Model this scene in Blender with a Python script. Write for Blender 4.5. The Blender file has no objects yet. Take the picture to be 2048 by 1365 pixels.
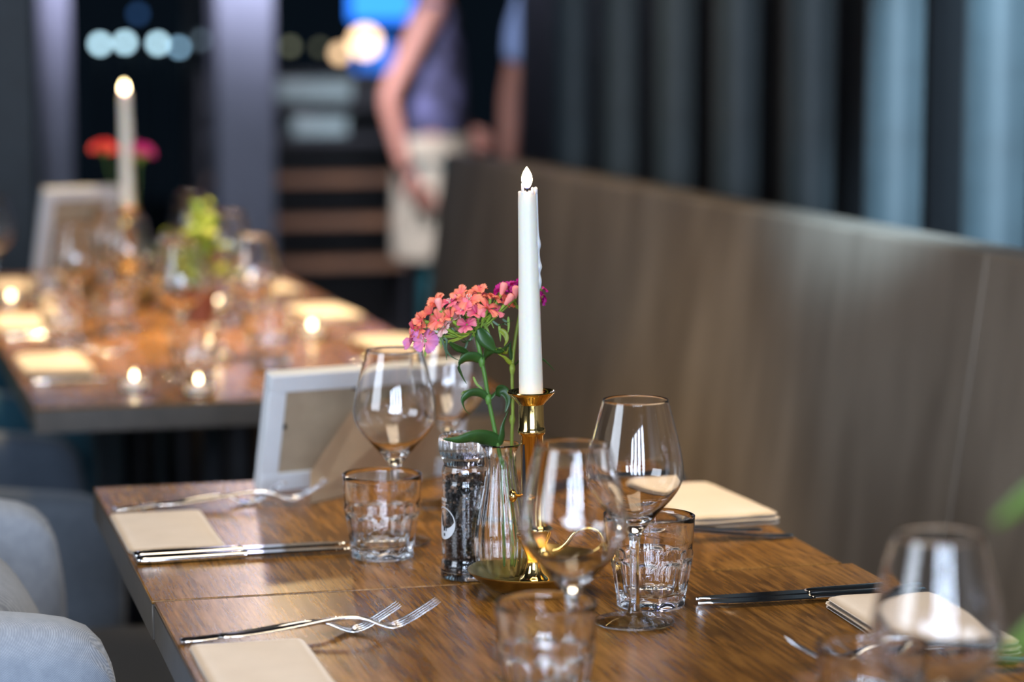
import bpy, bmesh, math, random
from mathutils import Vector, Matrix, Euler
random.seed(7)
S = bpy.context.scene
COL = S.collection
PI = math.pi
sin, cos = math.sin, math.cos

# ------------------------------------------------------------------ camera, world, lights, exposure
YAW, PITCH = math.radians(15.12), math.radians(6.877)
cam = bpy.data.cameras.new('camera')
co = bpy.data.objects.new('camera', cam); COL.objects.link(co)
co.location = (0, 0, 1.27)
co.rotation_euler = (PI/2 - PITCH, 0, -YAW)
cam.sensor_width = 36; cam.lens = 5000/2048*36
cam.clip_start = 0.02; cam.clip_end = 100
cam.dof.use_dof = True; cam.dof.focus_distance = 2.325; cam.dof.aperture_fstop = 2.9
S.camera = co
S.view_settings.view_transform = 'Standard'; S.view_settings.look = 'None'
S.view_settings.gamma = 1; S.view_settings.use_curve_mapping = False
S.view_settings.exposure = 0.35
cy = S.cycles
cy.use_denoising = True
cy.max_bounces = 20; cy.transmission_bounces = 16; cy.glossy_bounces = 6; cy.diffuse_bounces = 3
cy.transparent_max_bounces = 24; cy.sample_clamp_indirect = 40.0; cy.sample_clamp_direct = 0
cy.caustics_refractive = True; cy.caustics_reflective = True; cy.blur_glossy = 0.3
cy.use_adaptive_sampling = True; cy.adaptive_threshold = 0.02

W = bpy.data.worlds.new('night'); S.world = W; W.use_nodes = True
W.node_tree.nodes['Background'].inputs[0].default_value = (0.16, 0.30, 0.50, 1)
W.node_tree.nodes['Background'].inputs[1].default_value = 0.012

def area(name, loc, target, sx, sy, power, col, spread=180):
    l = bpy.data.lights.new(name, 'AREA'); l.shape = 'RECTANGLE'; l.size = sx; l.size_y = sy
    l.energy = power; l.color = col; l.spread = math.radians(spread)
    o = bpy.data.objects.new(name, l); COL.objects.link(o); o.location = loc
    o.rotation_euler = (Vector(target) - Vector(loc)).to_track_quat('-Z', 'Y').to_euler()
    return o
def spot(name, loc, target, power, col, ang, blend, size):
    l = bpy.data.lights.new(name, 'SPOT'); l.energy = power; l.color = col
    l.spot_size = math.radians(ang); l.spot_blend = blend; l.shadow_soft_size = size
    o = bpy.data.objects.new(name, l); COL.objects.link(o); o.location = loc
    o.rotation_euler = (Vector(target) - Vector(loc)).to_track_quat('-Z', 'Y').to_euler()
    return o
WARM = (1.0, 0.66, 0.34); COOL = (0.62, 0.80, 1.0)
# daylight through the four tall windows behind the camera
for i, x in enumerate((-1.55, -0.75, 0.05, 0.85)):
    area('daylight_window_pane', (x, -2.62, 1.75), (x, 0, 1.75), 0.46, 1.9, 62, (0.66, 0.79, 1.0))
# daylight through the left window
area('daylight_left_window', (-2.75, 1.2, 1.9), (0.6, 2.6, 0.8), 1.7, 1.7, 60, (0.76, 0.86, 1.0))
# warm ceiling spots over the tables
spot('overhead_spot', (0.95, 3.2, 2.75), (0.86, 2.72, 0.75), 95, (1.0, 0.72, 0.38), 30, 0.9, 0.04)
spot('overhead_spot', (0.30, 2.4, 2.75), (0.62, 2.35, 0.75), 24, (1.0, 0.78, 0.52), 60, 0.9, 0.05)
area('added_overhead_area', (0.65, 2.05, 2.90), (0.65, 2.05, 0), 1.1, 1.1, 20, (1.0, 0.82, 0.60))  # added broad light in place of small spots, reaches wood under the glass
for (x, y, p) in ((0.95, 4.2, 230), (0.30, 4.5, 150), (0.60, 4.9, 150), (0.75, 5.7, 120)):
    spot('overhead_spot', (x, y, 2.7), (x-0.05, y-0.1, 0.75), p, (1.0, 0.70, 0.36), 44, 0.8, 0.05)
# warm spot added for glints and sheen, past the rear tables, above the frame
spot('added_back_spot', (1.05, 6.2, 1.95), (0.75, 4.2, 0.75), 9, (1.0, 0.70, 0.36), 80, 0.8, 0.03)
spot('overhead_spot', (0.95, 5.0, 2.7), (1.50, 5.1, 0.75), 55, (1.0, 0.74, 0.46), 62, 0.9, 0.06)  # added warm spot to brighten the far part of the bench
# added cool spot, its cone edge fades the panels beside the bench
spot('added_panel_spot', (0.30, 1.9, 2.8), (1.80, 3.47, 1.30), 1500, (0.56, 0.80, 1.0), 23, 0.5, 0.05)
# lights in the far part of the room
spot('column_spot', (0.55, 7.1, 2.8), (0.68, 8.05, 1.90), 760, (0.74, 0.76, 1.0), 44, 1.0, 0.1)
spot('column_spot', (1.15, 7.1, 2.8), (1.28, 8.05, 1.90), 1150, (0.74, 0.78, 1.0), 44, 1.0, 0.1)
spot('aisle_fill_spot', (1.3, 7.4, 2.75), (2.1, 9.0, 0.9), 90, (1.0, 0.70, 0.52), 50, 0.8, 0.08)
spot('aisle_fill_spot', (1.5, 6.9, 2.75), (2.25, 7.65, 1.2), 110, (0.80, 0.84, 1.0), 45, 0.8, 0.08)  # added spot to brighten the person beside the black wall

# ------------------------------------------------------------------ helpers
def new_mat(name):
    m = bpy.data.materials.new(name); m.use_nodes = True
    nt = m.node_tree; return m, nt, nt.nodes['Principled BSDF']
def pmat(name, col, rough=0.5, metal=0.0, bump=0.0, bscale=200, var=0.0, vscale=20, **kw):
    m, nt, b = new_mat(name)
    b.inputs['Base Color'].default_value = (*col, 1); b.inputs['Roughness'].default_value = rough
    b.inputs['Metallic'].default_value = metal
    for k, v in kw.items(): b.inputs[k.replace('_', ' ')].default_value = v
    tc = nt.nodes.new('ShaderNodeTexCoord')
    if var:
        n = nt.nodes.new('ShaderNodeTexNoise'); n.inputs['Scale'].default_value = vscale; n.inputs['Detail'].default_value = 5
        nt.links.new(tc.outputs['Object'], n.inputs['Vector'])
        r = nt.nodes.new('ShaderNodeValToRGB')
        r.color_ramp.elements[0].position = 0.3; r.color_ramp.elements[1].position = 0.7
        r.color_ramp.elements[0].color = (*[c*(1-var) for c in col], 1)
        r.color_ramp.elements[1].color = (*[min(1, c*(1+var)) for c in col], 1)
        nt.links.new(n.outputs['Fac'], r.inputs[0]); nt.links.new(r.outputs[0], b.inputs['Base Color'])
    if bump:
        n = nt.nodes.new('ShaderNodeTexNoise'); n.inputs['Scale'].default_value = bscale; n.inputs['Detail'].default_value = 4
        nt.links.new(tc.outputs['Object'], n.inputs['Vector'])
        bp = nt.nodes.new('ShaderNodeBump'); bp.inputs['Strength'].default_value = bump; bp.inputs['Distance'].default_value = 0.001
        nt.links.new(n.outputs['Fac'], bp.inputs['Height']); nt.links.new(bp.outputs[0], b.inputs['Normal'])
    return m
def glass_mat(name, col=(1, 1, 1), ior=1.5, rough=0.0, clear=0.0):
    m = bpy.data.materials.new(name); m.use_nodes = True; nt = m.node_tree
    nt.nodes.remove(nt.nodes['Principled BSDF'])
    g = nt.nodes.new('ShaderNodeBsdfGlass'); g.inputs['Color'].default_value = (*col, 1)
    g.inputs['IOR'].default_value = ior; g.inputs['Roughness'].default_value = rough
    out = g
    if clear:   # part of the light goes straight through the thin wall
        t = nt.nodes.new('ShaderNodeBsdfTransparent'); x = nt.nodes.new('ShaderNodeMixShader'); x.inputs[0].default_value = clear
        nt.links.new(g.outputs[0], x.inputs[1]); nt.links.new(t.outputs[0], x.inputs[2]); out = x
    nt.links.new(out.outputs[0], nt.nodes['Material Output'].inputs[0]); return m
def emit_mat(name, col, strength):
    m, nt, b = new_mat(name)
    b.inputs['Base Color'].default_value = (0, 0, 0, 1); b.inputs['Emission Color'].default_value = (*col, 1)
    b.inputs['Emission Strength'].default_value = strength; return m
def wood_mat(name, dark, mid, light, rough=0.34, scale=1.0):
    m, nt, b = new_mat(name); N = nt.nodes.new; L = nt.links.new
    tc = N('ShaderNodeTexCoord'); oi = N('ShaderNodeObjectInfo')
    off = N('ShaderNodeVectorMath'); off.operation = 'MULTIPLY_ADD'
    cmb = N('ShaderNodeCombineXYZ')
    for k in range(3): L(oi.outputs['Random'], cmb.inputs[k])
    off.inputs[1].default_value = (7.0, 3.0, 5.0); L(cmb.outputs[0], off.inputs[0]); L(tc.outputs['Object'], off.inputs[2])
    mp = N('ShaderNodeMapping'); mp.inputs['Scale'].default_value = (9*scale, 1.7*scale, 9*scale); L(off.outputs[0], mp.inputs[0])
    warp = N('ShaderNodeTexNoise'); warp.inputs['Scale'].default_value = 1.1; warp.inputs['Detail'].default_value = 3; L(mp.outputs[0], warp.inputs['Vector'])
    mul = N('ShaderNodeMath'); mul.operation = 'MULTIPLY'; mul.inputs[1].default_value = 11; L(warp.outputs['Fac'], mul.inputs[0])
    fr = N('ShaderNodeMath'); fr.operation = 'PINGPONG'; fr.inputs[1].default_value = 0.5; L(mul.outputs[0], fr.inputs[0])
    mp2 = N('ShaderNodeMapping'); mp2.inputs['Scale'].default_value = (190, 10, 190); L(off.outputs[0], mp2.inputs[0])
    fib = N('ShaderNodeTexNoise'); fib.inputs['Scale'].default_value = 1.3; fib.inputs['Detail'].default_value = 6; fib.inputs['Roughness'].default_value = 0.65; L(mp2.outputs[0], fib.inputs['Vector'])
    mp3 = N('ShaderNodeMapping'); mp3.inputs['Scale'].default_value = (5, 1.6, 5); L(off.outputs[0], mp3.inputs[0])
    big = N('ShaderNodeTexNoise'); big.inputs['Scale'].default_value = 1.6; big.inputs['Detail'].default_value = 2; L(mp3.outputs[0], big.inputs['Vector'])
    a1 = N('ShaderNodeMath'); a1.operation = 'MULTIPLY_ADD'; a1.inputs[1].default_value = 0.26; L(fr.outputs[0], a1.inputs[0])
    f2 = N('ShaderNodeMath'); f2.operation = 'MULTIPLY'; f2.inputs[1].default_value = 0.82; L(fib.outputs['Fac'], f2.inputs[0]); L(f2.outputs[0], a1.inputs[2])
    a2 = N('ShaderNodeMath'); a2.operation = 'MULTIPLY_ADD'; a2.inputs[1].default_value = 0.45; L(big.outputs['Fac'], a2.inputs[0]); L(a1.outputs[0], a2.inputs[2])
    r = N('ShaderNodeValToRGB'); e = r.color_ramp.elements
    e[0].position = 0.44; e[0].color = (*dark, 1); e[1].position = 0.94; e[1].color = (*light, 1)
    q = e.new(0.66); q.color = (*mid, 1); L(a2.outputs[0], r.inputs[0]); L(r.outputs[0], b.inputs['Base Color'])
    b.inputs['Roughness'].default_value = rough; b.inputs['Specular IOR Level'].default_value = 0.36
    bp = N('ShaderNodeBump'); bp.inputs['Strength'].default_value = 0.14; bp.inputs['Distance'].default_value = 0.0005
    L(fib.outputs['Fac'], bp.inputs['Height']); L(bp.outputs[0], b.inputs['Normal'])
    return m

def mesh_of(verts, faces, name, smooth=False):
    me = bpy.data.meshes.new(name); me.from_pydata([tuple(v) for v in verts], [], faces); me.update()
    bm = bmesh.new(); bm.from_mesh(me); bmesh.ops.recalc_face_normals(bm, faces=bm.faces); bm.to_mesh(me); bm.free()
    if smooth:
        for p in me.polygons: p.use_smooth = True
    return me
def obj(name, me, mat=None, parent=None, loc=(0, 0, 0), rot=(0, 0, 0)):
    o = bpy.data.objects.new(name, me); COL.objects.link(o)
    if mat is not None and me is not None and not me.materials: me.materials.append(mat)
    o.location = loc; o.rotation_euler = rot
    if parent: o.parent = parent
    return o
def tag(o, label, cat, group=None, kind=None):
    o['label'] = label; o['category'] = cat
    if group: o['group'] = group
    if kind: o['kind'] = kind
    return o
def thing(name, label, cat, loc=(0, 0, 0), rz=0, group=None):
    o = bpy.data.objects.new(name, None); COL.objects.link(o); o.location = loc; o.rotation_euler = (0, 0, rz)
    o.empty_display_size = 0.03
    return tag(o, label, cat, group)
def dup(root, loc, rz=None, label=None, group=None):
    r = root.copy(); COL.objects.link(r); r.location = loc
    if rz is not None: r.rotation_euler = (0, 0, rz)
    if label: r['label'] = label
    if group: r['group'] = group
    for ch in list(root.children):
        c = ch.copy(); COL.objects.link(c); c.parent = r
        for g in list(ch.children):
            d = g.copy(); COL.objects.link(d); d.parent = c
    return r
def finish(bm, name, smooth=True, angle=None):
    bmesh.ops.recalc_face_normals(bm, faces=bm.faces)
    me = bpy.data.meshes.new(name); bm.to_mesh(me); bm.free()
    if smooth:
        for p in me.polygons: p.use_smooth = True
        if angle:
            me.set_sharp_from_angle(angle=math.radians(angle))
            for p in me.polygons:   # broad flat faces stay flat, only the bevels are smooth
                if max(abs(c) for c in p.normal) > 0.9999 or p.area > 0.01: p.use_smooth = False
    return me
def box(name, x0, x1, y0, y1, z0, z1, bev=0.0, seg=2):
    bm = bmesh.new(); bmesh.ops.create_cube(bm, size=1)
    for v in bm.verts:
        v.co = Vector(((x0+x1)/2 + v.co.x*(x1-x0), (y0+y1)/2 + v.co.y*(y1-y0), (z0+z1)/2 + v.co.z*(z1-z0)))
    if bev: bmesh.ops.bevel(bm, geom=bm.edges[:], offset=bev, segments=seg, profile=0.5, affect='EDGES')
    return finish(bm, name, True, 40)
def lathe(name, prof, seg=64, rf=None, closed=False, angle=50):
    """prof: list of (r, z). rf(i, r, z, th) -> r alters single rings."""
    V, F, rings = [], [], []
    for i, (r, z) in enumerate(prof):
        if r < 1e-6:
            V.append((0, 0, z)); rings.append([len(V)-1]*seg)
        else:
            ring = []
            for k in range(seg):
                th = 2*PI*k/seg; rr = rf(i, r, z, th) if rf else r
                V.append((rr*cos(th), rr*sin(th), z)); ring.append(len(V)-1)
            rings.append(ring)
    n = len(rings)
    for i in range(n-1 + (1 if closed else 0)):
        a, b = rings[i], rings[(i+1) % n]
        for k in range(seg):
            f = [a[k], a[(k+1) % seg], b[(k+1) % seg], b[k]]
            g = []
            for q in f:
                if q not in g: g.append(q)
            if len(g) > 2: F.append(g)
    me = mesh_of(V, F, name, True)
    if angle: me.set_sharp_from_angle(angle=math.radians(angle))
    return me
def smooth_pts(P, n=6):
    """Catmull-Rom through points (any dimension)"""
    P = [list(p) for p in P]; out = []
    Q = [P[0]] + P + [P[-1]]
    for i in range(1, len(Q)-2):
        for s in range(n):
            t = s/n
            out.append([0.5*((2*Q[i][k]) + (-Q[i-1][k]+Q[i+1][k])*t + (2*Q[i-1][k]-5*Q[i][k]+4*Q[i+1][k]-Q[i+2][k])*t*t
                        + (-Q[i-1][k]+3*Q[i][k]-3*Q[i+1][k]+Q[i+2][k])*t**3) for k in range(len(P[0]))])
    out.append(P[-1]); return out
def tube(name, pts, rad, seg=10, flat=1.0, up=(0, 0, 1)):
    pts = [Vector(p) for p in pts]; n = len(pts)
    if not hasattr(rad, '__len__'): rad = [rad]*n
    V, F = [], []
    prev = None
    for i, p in enumerate(pts):
        t = (pts[min(i+1, n-1)] - pts[max(i-1, 0)]).normalized()
        if prev is None:
            u = Vector(up); u = (u - t*u.dot(t))
            if u.length < 1e-3: u = Vector((1, 0, 0)) - t*t.x
        else: u = prev - t*prev.dot(t)
        u.normalize(); prev = u; w = t.cross(u)
        for k in range(seg):
            th = 2*PI*k/seg; V.append(p + u*cos(th)*rad[i]*flat + w*sin(th)*rad[i])
    for i in range(n-1):
        for k in range(seg):
            F.append([i*seg+k, i*seg+(k+1) % seg, (i+1)*seg+(k+1) % seg, (i+1)*seg+k])
    F.append(list(range(seg))[::-1]); F.append([(n-1)*seg+k for k in range(seg)])
    return mesh_of(V, F, name, True)
def ribbon(name, pts, widths, side, thick=0.0004, fold=0.25, curl=0.0):
    """leaf-like strip with midrib fold and thickness. side: Vector across"""
    pts = [Vector(p) for p in pts]; n = len(pts); V, F = [], []
    for i, p in enumerate(pts):
        t = (pts[min(i+1, n-1)] - pts[max(i-1, 0)]).normalized()
        s = Vector(side); s = (s - t*s.dot(t)).normalized(); nn = t.cross(s)
        w = widths[i]; a = curl*i/n
        s2 = s*cos(a) + nn*sin(a); n2 = nn*cos(a) - s*sin(a)
        for (q, h) in ((-1, fold), (-.5, fold*.35), (0, 0), (.5, fold*.35), (1, fold)):
            V.append(p + s2*q*w + n2*h*w)
        for (q, h) in ((1, fold), (.5, fold*.35), (0, 0), (-.5, fold*.35), (-1, fold)):
            V.append(p + s2*q*w + n2*(h*w - thick))
    for i in range(n-1):
        for k in range(10):
            F.append([i*10+k, i*10+(k+1) % 10, (i+1)*10+(k+1) % 10, (i+1)*10+k])
    F.append(list(range(10))); F.append([(n-1)*10+k for k in range(10)])
    return mesh_of(V, F, name, True)
TZ = 0.75
RV = Vector((cos(YAW), -sin(YAW), 0)); FV = Vector((sin(YAW), cos(YAW), 0)); UP = Vector((0, 0, 1))

# ------------------------------------------------------------------ materials
M = {}
M['wood'] = wood_mat('brown_oak_veneer', (0.042, 0.018, 0.004), (0.180, 0.082, 0.017), (0.40, 0.200, 0.050), 0.27)
M['edge'] = pmat('dark_edge_band', (0.060, 0.048, 0.036), 0.45, var=0.15, vscale=60)
M['black_metal'] = pmat('black_metal', (0.012, 0.012, 0.014), 0.4, 0.6, var=0.2, vscale=30)
M['glass'] = glass_mat('clear_glass', (1, 1, 1), 1.5)
M['vase_glass'] = glass_mat('clear_fluted_glass', (1, 1, 1), 1.5)
M['plastic'] = glass_mat('clear_plastic', (1, 1, 1), 1.45, 0.06)
M['water'] = glass_mat('water', (0.99, 1, 0.995), 1.33)
M['steel'] = pmat('polished_steel', (0.78, 0.77, 0.76), 0.10, 1.0, bump=0.02, bscale=60)
M['brass'] = pmat('polished_brass', (0.86, 0.60, 0.22), 0.10, 1.0, bump=0.05, bscale=90)
M['brass_old'] = pmat('worn_brass', (0.46, 0.33, 0.12), 0.30, 1.0, bump=0.1, bscale=120, var=0.25, vscale=45)
M['wax'] = pmat('white_candle_wax', (0.80, 0.765, 0.67), 0.42, bump=0.08, bscale=60, Subsurface_Weight=0.6, Subsurface_Scale=0.03)
M['wax'].node_tree.nodes['Principled BSDF'].inputs['Subsurface Radius'].default_value = (1.0, 0.6, 0.3)
M['wick'] = pmat('burnt_wick', (0.012, 0.011, 0.013), 0.9, bump=0.3, bscale=900)
M['napkin'] = pmat('cream_paper_napkin', (0.78, 0.69, 0.60), 0.85, bump=0.25, bscale=350, var=0.03, vscale=30)
M['white_frame'] = pmat('white_painted_wood', (0.60, 0.63, 0.66), 0.45, bump=0.05, bscale=80, var=0.03)
M['board'] = pmat('tan_backing_board', (0.36, 0.28, 0.19), 0.75, bump=0.1, bscale=200, var=0.08, vscale=40)
M['stand_board'] = pmat('easel_board', (0.42, 0.31, 0.20), 0.7, var=0.08, vscale=30)
M['pepper'] = pmat('black_peppercorn', (0.022, 0.020, 0.020), 0.55, bump=0.8, bscale=900, var=0.6, vscale=300)
M['pepper_light'] = pmat('brown_peppercorn', (0.20, 0.13, 0.09), 0.6, bump=0.8, bscale=900, var=0.4, vscale=300)
M['print'] = pmat('grey_white_print', (0.62, 0.64, 0.66), 0.5, var=0.05)
M['stem'] = pmat('green_stem', (0.075, 0.20, 0.030), 0.45, bump=0.1, bscale=150, var=0.25, vscale=50, Subsurface_Weight=0.1)
M['stem_pale'] = pmat('pale_green_stem', (0.26, 0.36, 0.045), 0.45, bump=0.1, bscale=150, var=0.2, vscale=50)
M['leaf'] = pmat('deep_green_leaf', (0.026, 0.085, 0.016), 0.38, bump=0.15, bscale=200, var=0.35, vscale=60)
M['leaf_yellow'] = pmat('yellow_green_leaf', (0.28, 0.36, 0.03), 0.45, bump=0.15, bscale=200, var=0.3, vscale=60)  # lighter yellow-green leaf colour
M['bract'] = pmat('green_bract', (0.19, 0.31, 0.035), 0.5, var=0.4, vscale=80)
def petal_mat(name, base, tip, rough=0.55):
    m, nt, b = new_mat(name); N = nt.nodes.new; L = nt.links.new
    tc = N('ShaderNodeTexCoord'); sp = N('ShaderNodeSeparateXYZ'); L(tc.outputs['Object'], sp.inputs[0])
    mr = N('ShaderNodeMapRange'); mr.inputs[1].default_value = 0.001; mr.inputs[2].default_value = 0.010; L(sp.outputs[0], mr.inputs[0])
    ns = N('ShaderNodeTexNoise'); ns.inputs['Scale'].default_value = 350; L(tc.outputs['Object'], ns.inputs['Vector'])
    ad = N('ShaderNodeMath'); ad.operation = 'MULTIPLY_ADD'; ad.inputs[1].default_value = 0.5; ad.inputs[2].default_value = -0.25; L(ns.outputs['Fac'], ad.inputs[0])
    a2 = N('ShaderNodeMath'); a2.operation = 'ADD'; L(mr.outputs[0], a2.inputs[0]); L(ad.outputs[0], a2.inputs[1])
    r = N('ShaderNodeValToRGB'); r.color_ramp.elements[0].color = (*base, 1); r.color_ramp.elements[1].color = (*tip, 1)
    L(a2.outputs[0], r.inputs[0]); L(r.outputs[0], b.inputs['Base Color']); b.inputs['Roughness'].default_value = rough
    b.inputs['Subsurface Weight'].default_value = 0.25; b.inputs['Subsurface Scale'].default_value = 0.004
    return m
M['petal_salmon'] = petal_mat('salmon_petal', (0.86, 0.10, 0.13), (0.95, 0.25, 0.14))
M['petal_pink'] = petal_mat('hot_pink_petal', (0.72, 0.03, 0.17), (0.93, 0.22, 0.25))
M['petal_violet'] = petal_mat('violet_pink_petal', (0.85, 0.20, 0.28), (0.70, 0.20, 0.48))
M['petal_pale'] = petal_mat('pale_pink_petal', (0.90, 0.30, 0.28), (0.92, 0.55, 0.50))
M['petal_magenta'] = petal_mat('magenta_petal', (0.40, 0.003, 0.17), (0.68, 0.008, 0.32))
M['petal_red'] = petal_mat('red_petal', (0.75, 0.02, 0.03), (0.85, 0.05, 0.06))
M['stamen'] = pmat('white_stamen', (0.85, 0.75, 0.68), 0.6, var=0.05)
M['bench'] = None
M['black_wall'] = pmat('black_painted_wall', (0.006, 0.0065, 0.008), 0.5, bump=0.2, bscale=30, var=0.15, vscale=4)
M['fin'] = pmat('blue_grey_metal_fin', (0.026, 0.040, 0.047), 0.6, 0.0, bump=0.1, bscale=40, var=0.12, vscale=12)
M['floor'] = pmat('dark_teal_tile', (0.010, 0.020, 0.026), 0.45, bump=0.1, bscale=30, var=0.3, vscale=6)
M['ceiling'] = pmat('dark_ceiling', (0.015, 0.015, 0.017), 0.9, var=0.2, vscale=5)
M['plaster'] = pmat('dark_plaster', (0.05, 0.05, 0.055), 0.85, bump=0.2, bscale=60, var=0.1, vscale=5)
M['column'] = pmat('pale_lavender_column', (0.24, 0.24, 0.30), 0.6, bump=0.1, bscale=40, var=0.08, vscale=6)

# bench upholstery: taupe with soft slanting streaks
m, nt, b = new_mat('taupe_leatherette'); N = nt.nodes.new; L = nt.links.new
tc = N('ShaderNodeTexCoord'); mp = N('ShaderNodeMapping'); mp.inputs['Rotation'].default_value = (0.35, 0, 0); mp.inputs['Scale'].default_value = (3, 9, 2.2)
L(tc.outputs['Object'], mp.inputs[0]); n1 = N('ShaderNodeTexNoise'); n1.inputs['Scale'].default_value = 1.0; n1.inputs['Detail'].default_value = 4; L(mp.outputs[0], n1.inputs['Vector'])
r = N('ShaderNodeValToRGB'); r.color_ramp.elements[0].position = 0.35; r.color_ramp.elements[1].position = 0.7
r.color_ramp.elements[0].color = (0.115, 0.095, 0.075, 1); r.color_ramp.elements[1].color = (0.20, 0.170, 0.138, 1)
L(n1.outputs['Fac'], r.inputs[0]); L(r.outputs[0], b.inputs['Base Color']); b.inputs['Roughness'].default_value = 0.55
n2 = N('ShaderNodeTexNoise'); n2.inputs['Scale'].default_value = 250; L(tc.outputs['Object'], n2.inputs['Vector'])
bp = N('ShaderNodeBump'); bp.inputs['Strength'].default_value = 0.2; bp.inputs['Distance'].default_value = 0.001; L(n2.outputs['Fac'], bp.inputs['Height']); L(bp.outputs[0], b.inputs['Normal'])
M['bench'] = m
# twill fabric of the chairs
def twill(name, a, bcol):
    m, nt, b = new_mat(name); N = nt.nodes.new; L = nt.links.new
    tc = N('ShaderNodeTexCoord'); mp = N('ShaderNodeMapping'); mp.inputs['Rotation'].default_value = (0.6, 0.2, 0.7); L(tc.outputs['Object'], mp.inputs[0])
    w = N('ShaderNodeTexWave'); w.inputs['Scale'].default_value = 330; w.inputs['Distortion'].default_value = 1.2; w.inputs['Detail'].default_value = 2; L(mp.outputs[0], w.inputs['Vector'])
    ns = N('ShaderNodeTexNoise'); ns.inputs['Scale'].default_value = 90; L(tc.outputs['Object'], ns.inputs['Vector'])
    mx = N('ShaderNodeMath'); mx.operation = 'MULTIPLY'; L(w.outputs['Fac'], mx.inputs[0]); L(ns.outputs['Fac'], mx.inputs[1])
    r = N('ShaderNodeValToRGB'); r.color_ramp.elements[0].color = (*a, 1); r.color_ramp.elements[1].color = (*bcol, 1); r.color_ramp.elements[1].position = 0.6
    L(mx.outputs[0], r.inputs[0]); L(r.outputs[0], b.inputs['Base Color']); b.inputs['Roughness'].default_value = 0.9
    b.inputs['Sheen Weight'].default_value = 0.3
    bp = N('ShaderNodeBump'); bp.inputs['Strength'].default_value = 0.4; bp.inputs['Distance'].default_value = 0.0006; L(mx.outputs[0], bp.inputs['Height']); L(bp.outputs[0], b.inputs['Normal'])
    return m
M['twill'] = twill('light_blue_grey_twill', (0.20, 0.235, 0.29), (0.40, 0.44, 0.51))
M['twill_mid'] = twill('slate_blue_twill', (0.055, 0.078, 0.11), (0.12, 0.15, 0.20))
M['teal'] = twill('dark_teal_fabric', (0.004, 0.045, 0.075), (0.010, 0.085, 0.13))
M['black_fabric'] = twill('black_fabric', (0.008, 0.009, 0.010), (0.018, 0.02, 0.022))

# ------------------------------------------------------------------ the room
def struct(name, me, mat): o = obj(name, me, mat); o['kind'] = 'structure'; return o
struct('floor', box('floor', -3, 4.2, -2.8, 11.0, -0.1, 0.0), M['floor'])
struct('ceiling', box('ceiling', -3, 4.2, -2.8, 11.0, 3.0, 3.1), M['ceiling'])
# wall behind the camera with four tall openings
xs = [-3.0, -1.80, -1.30, -1.00, -0.50, -0.20, 0.30, 0.60, 1.10, 1.72]
bm = bmesh.new()
def addbox(bm, x0, x1, y0, y1, z0, z1):
    r = bmesh.ops.create_cube(bm, size=1)
    for v in r['verts']: v.co = Vector(((x0+x1)/2 + v.co.x*(x1-x0), (y0+y1)/2 + v.co.y*(y1-y0), (z0+z1)/2 + v.co.z*(z1-z0)))
for i in range(0, 9, 2): addbox(bm, xs[i], xs[i+1], -2.6, -2.48, 0, 3.0)
for i in range(1, 9, 2):
    addbox(bm, xs[i], xs[i+1], -2.6, -2.48, 0, 0.75); addbox(bm, xs[i], xs[i+1], -2.6, -2.48, 2.75, 3.0)
struct('wall_back', finish(bm, 'wall_back', False), M['plaster'])
for i, k in enumerate(range(1, 9, 2)):
    bm = bmesh.new(); a, c = xs[k], xs[k+1]
    for z in (0.75, 1.55, 2.71): addbox(bm, a, c, -2.56, -2.52, z, z+0.035)
    for x in (a, c-0.035): addbox(bm, x, x+0.035, -2.56, -2.52, 0.75, 2.75)
    struct('window_%d' % (i+1), finish(bm, 'window', False), M['black_metal'])
bm = bmesh.new()
addbox(bm, -3.0, -2.9, -2.6, 0.3, 0, 3.0); addbox(bm, -3.0, -2.9, 2.1, 11.0, 0, 3.0)
addbox(bm, -3.0, -2.9, 0.3, 2.1, 0, 0.9); addbox(bm, -3.0, -2.9, 0.3, 2.1, 2.8, 3.0)
struct('wall_left', finish(bm, 'wall_left', False), M['plaster'])
# right side: black glazed wall with vertical fins, it ends before the passage
struct('wall_right', box('wall_right', 1.86, 1.98, -2.6, 6.80, 0, 3.0), M['black_wall'])
struct('trim_1', box('trim', 1.62, 1.86, -1.0, 6.55, 0.0, 0.925, 0.004), M['black_wall'])
struct('wall_passage', box('wall_passage', 4.1, 4.2, -2.6, 11.0, 0, 3.0), M['black_wall'])
# vertical half-round fins
def fin_mesh():
    V, F = [], []; n = 12; w = 0.062
    for z in (0.93, 2.98):
        for k in range(n+1):
            th = PI*k/n; V.append((-sin(th)*0.045, cos(th)*w, z))
        V.append((0.03, -w, z)); V.append((0.03, w, z))
    q = n+3
    for k in range(q): F.append([k, (k+1) % q, q+(k+1) % q, q+k])
    F.append(list(range(q))); F.append([q+k for k in range(q)])
    me = mesh_of(V, F, 'fin', True); me.set_sharp_from_angle(angle=math.radians(50)); return me
blind = thing('vertical_panel_screen', 'tall blue-grey vertical panels standing on the black sill above the bench', 'wall panels', (1.80, 0, 0))
fm = fin_mesh()
for k in range(15):
    obj('panel', fm, M['fin'], blind, (0, 0.492 + 0.400*k, 0))

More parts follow.
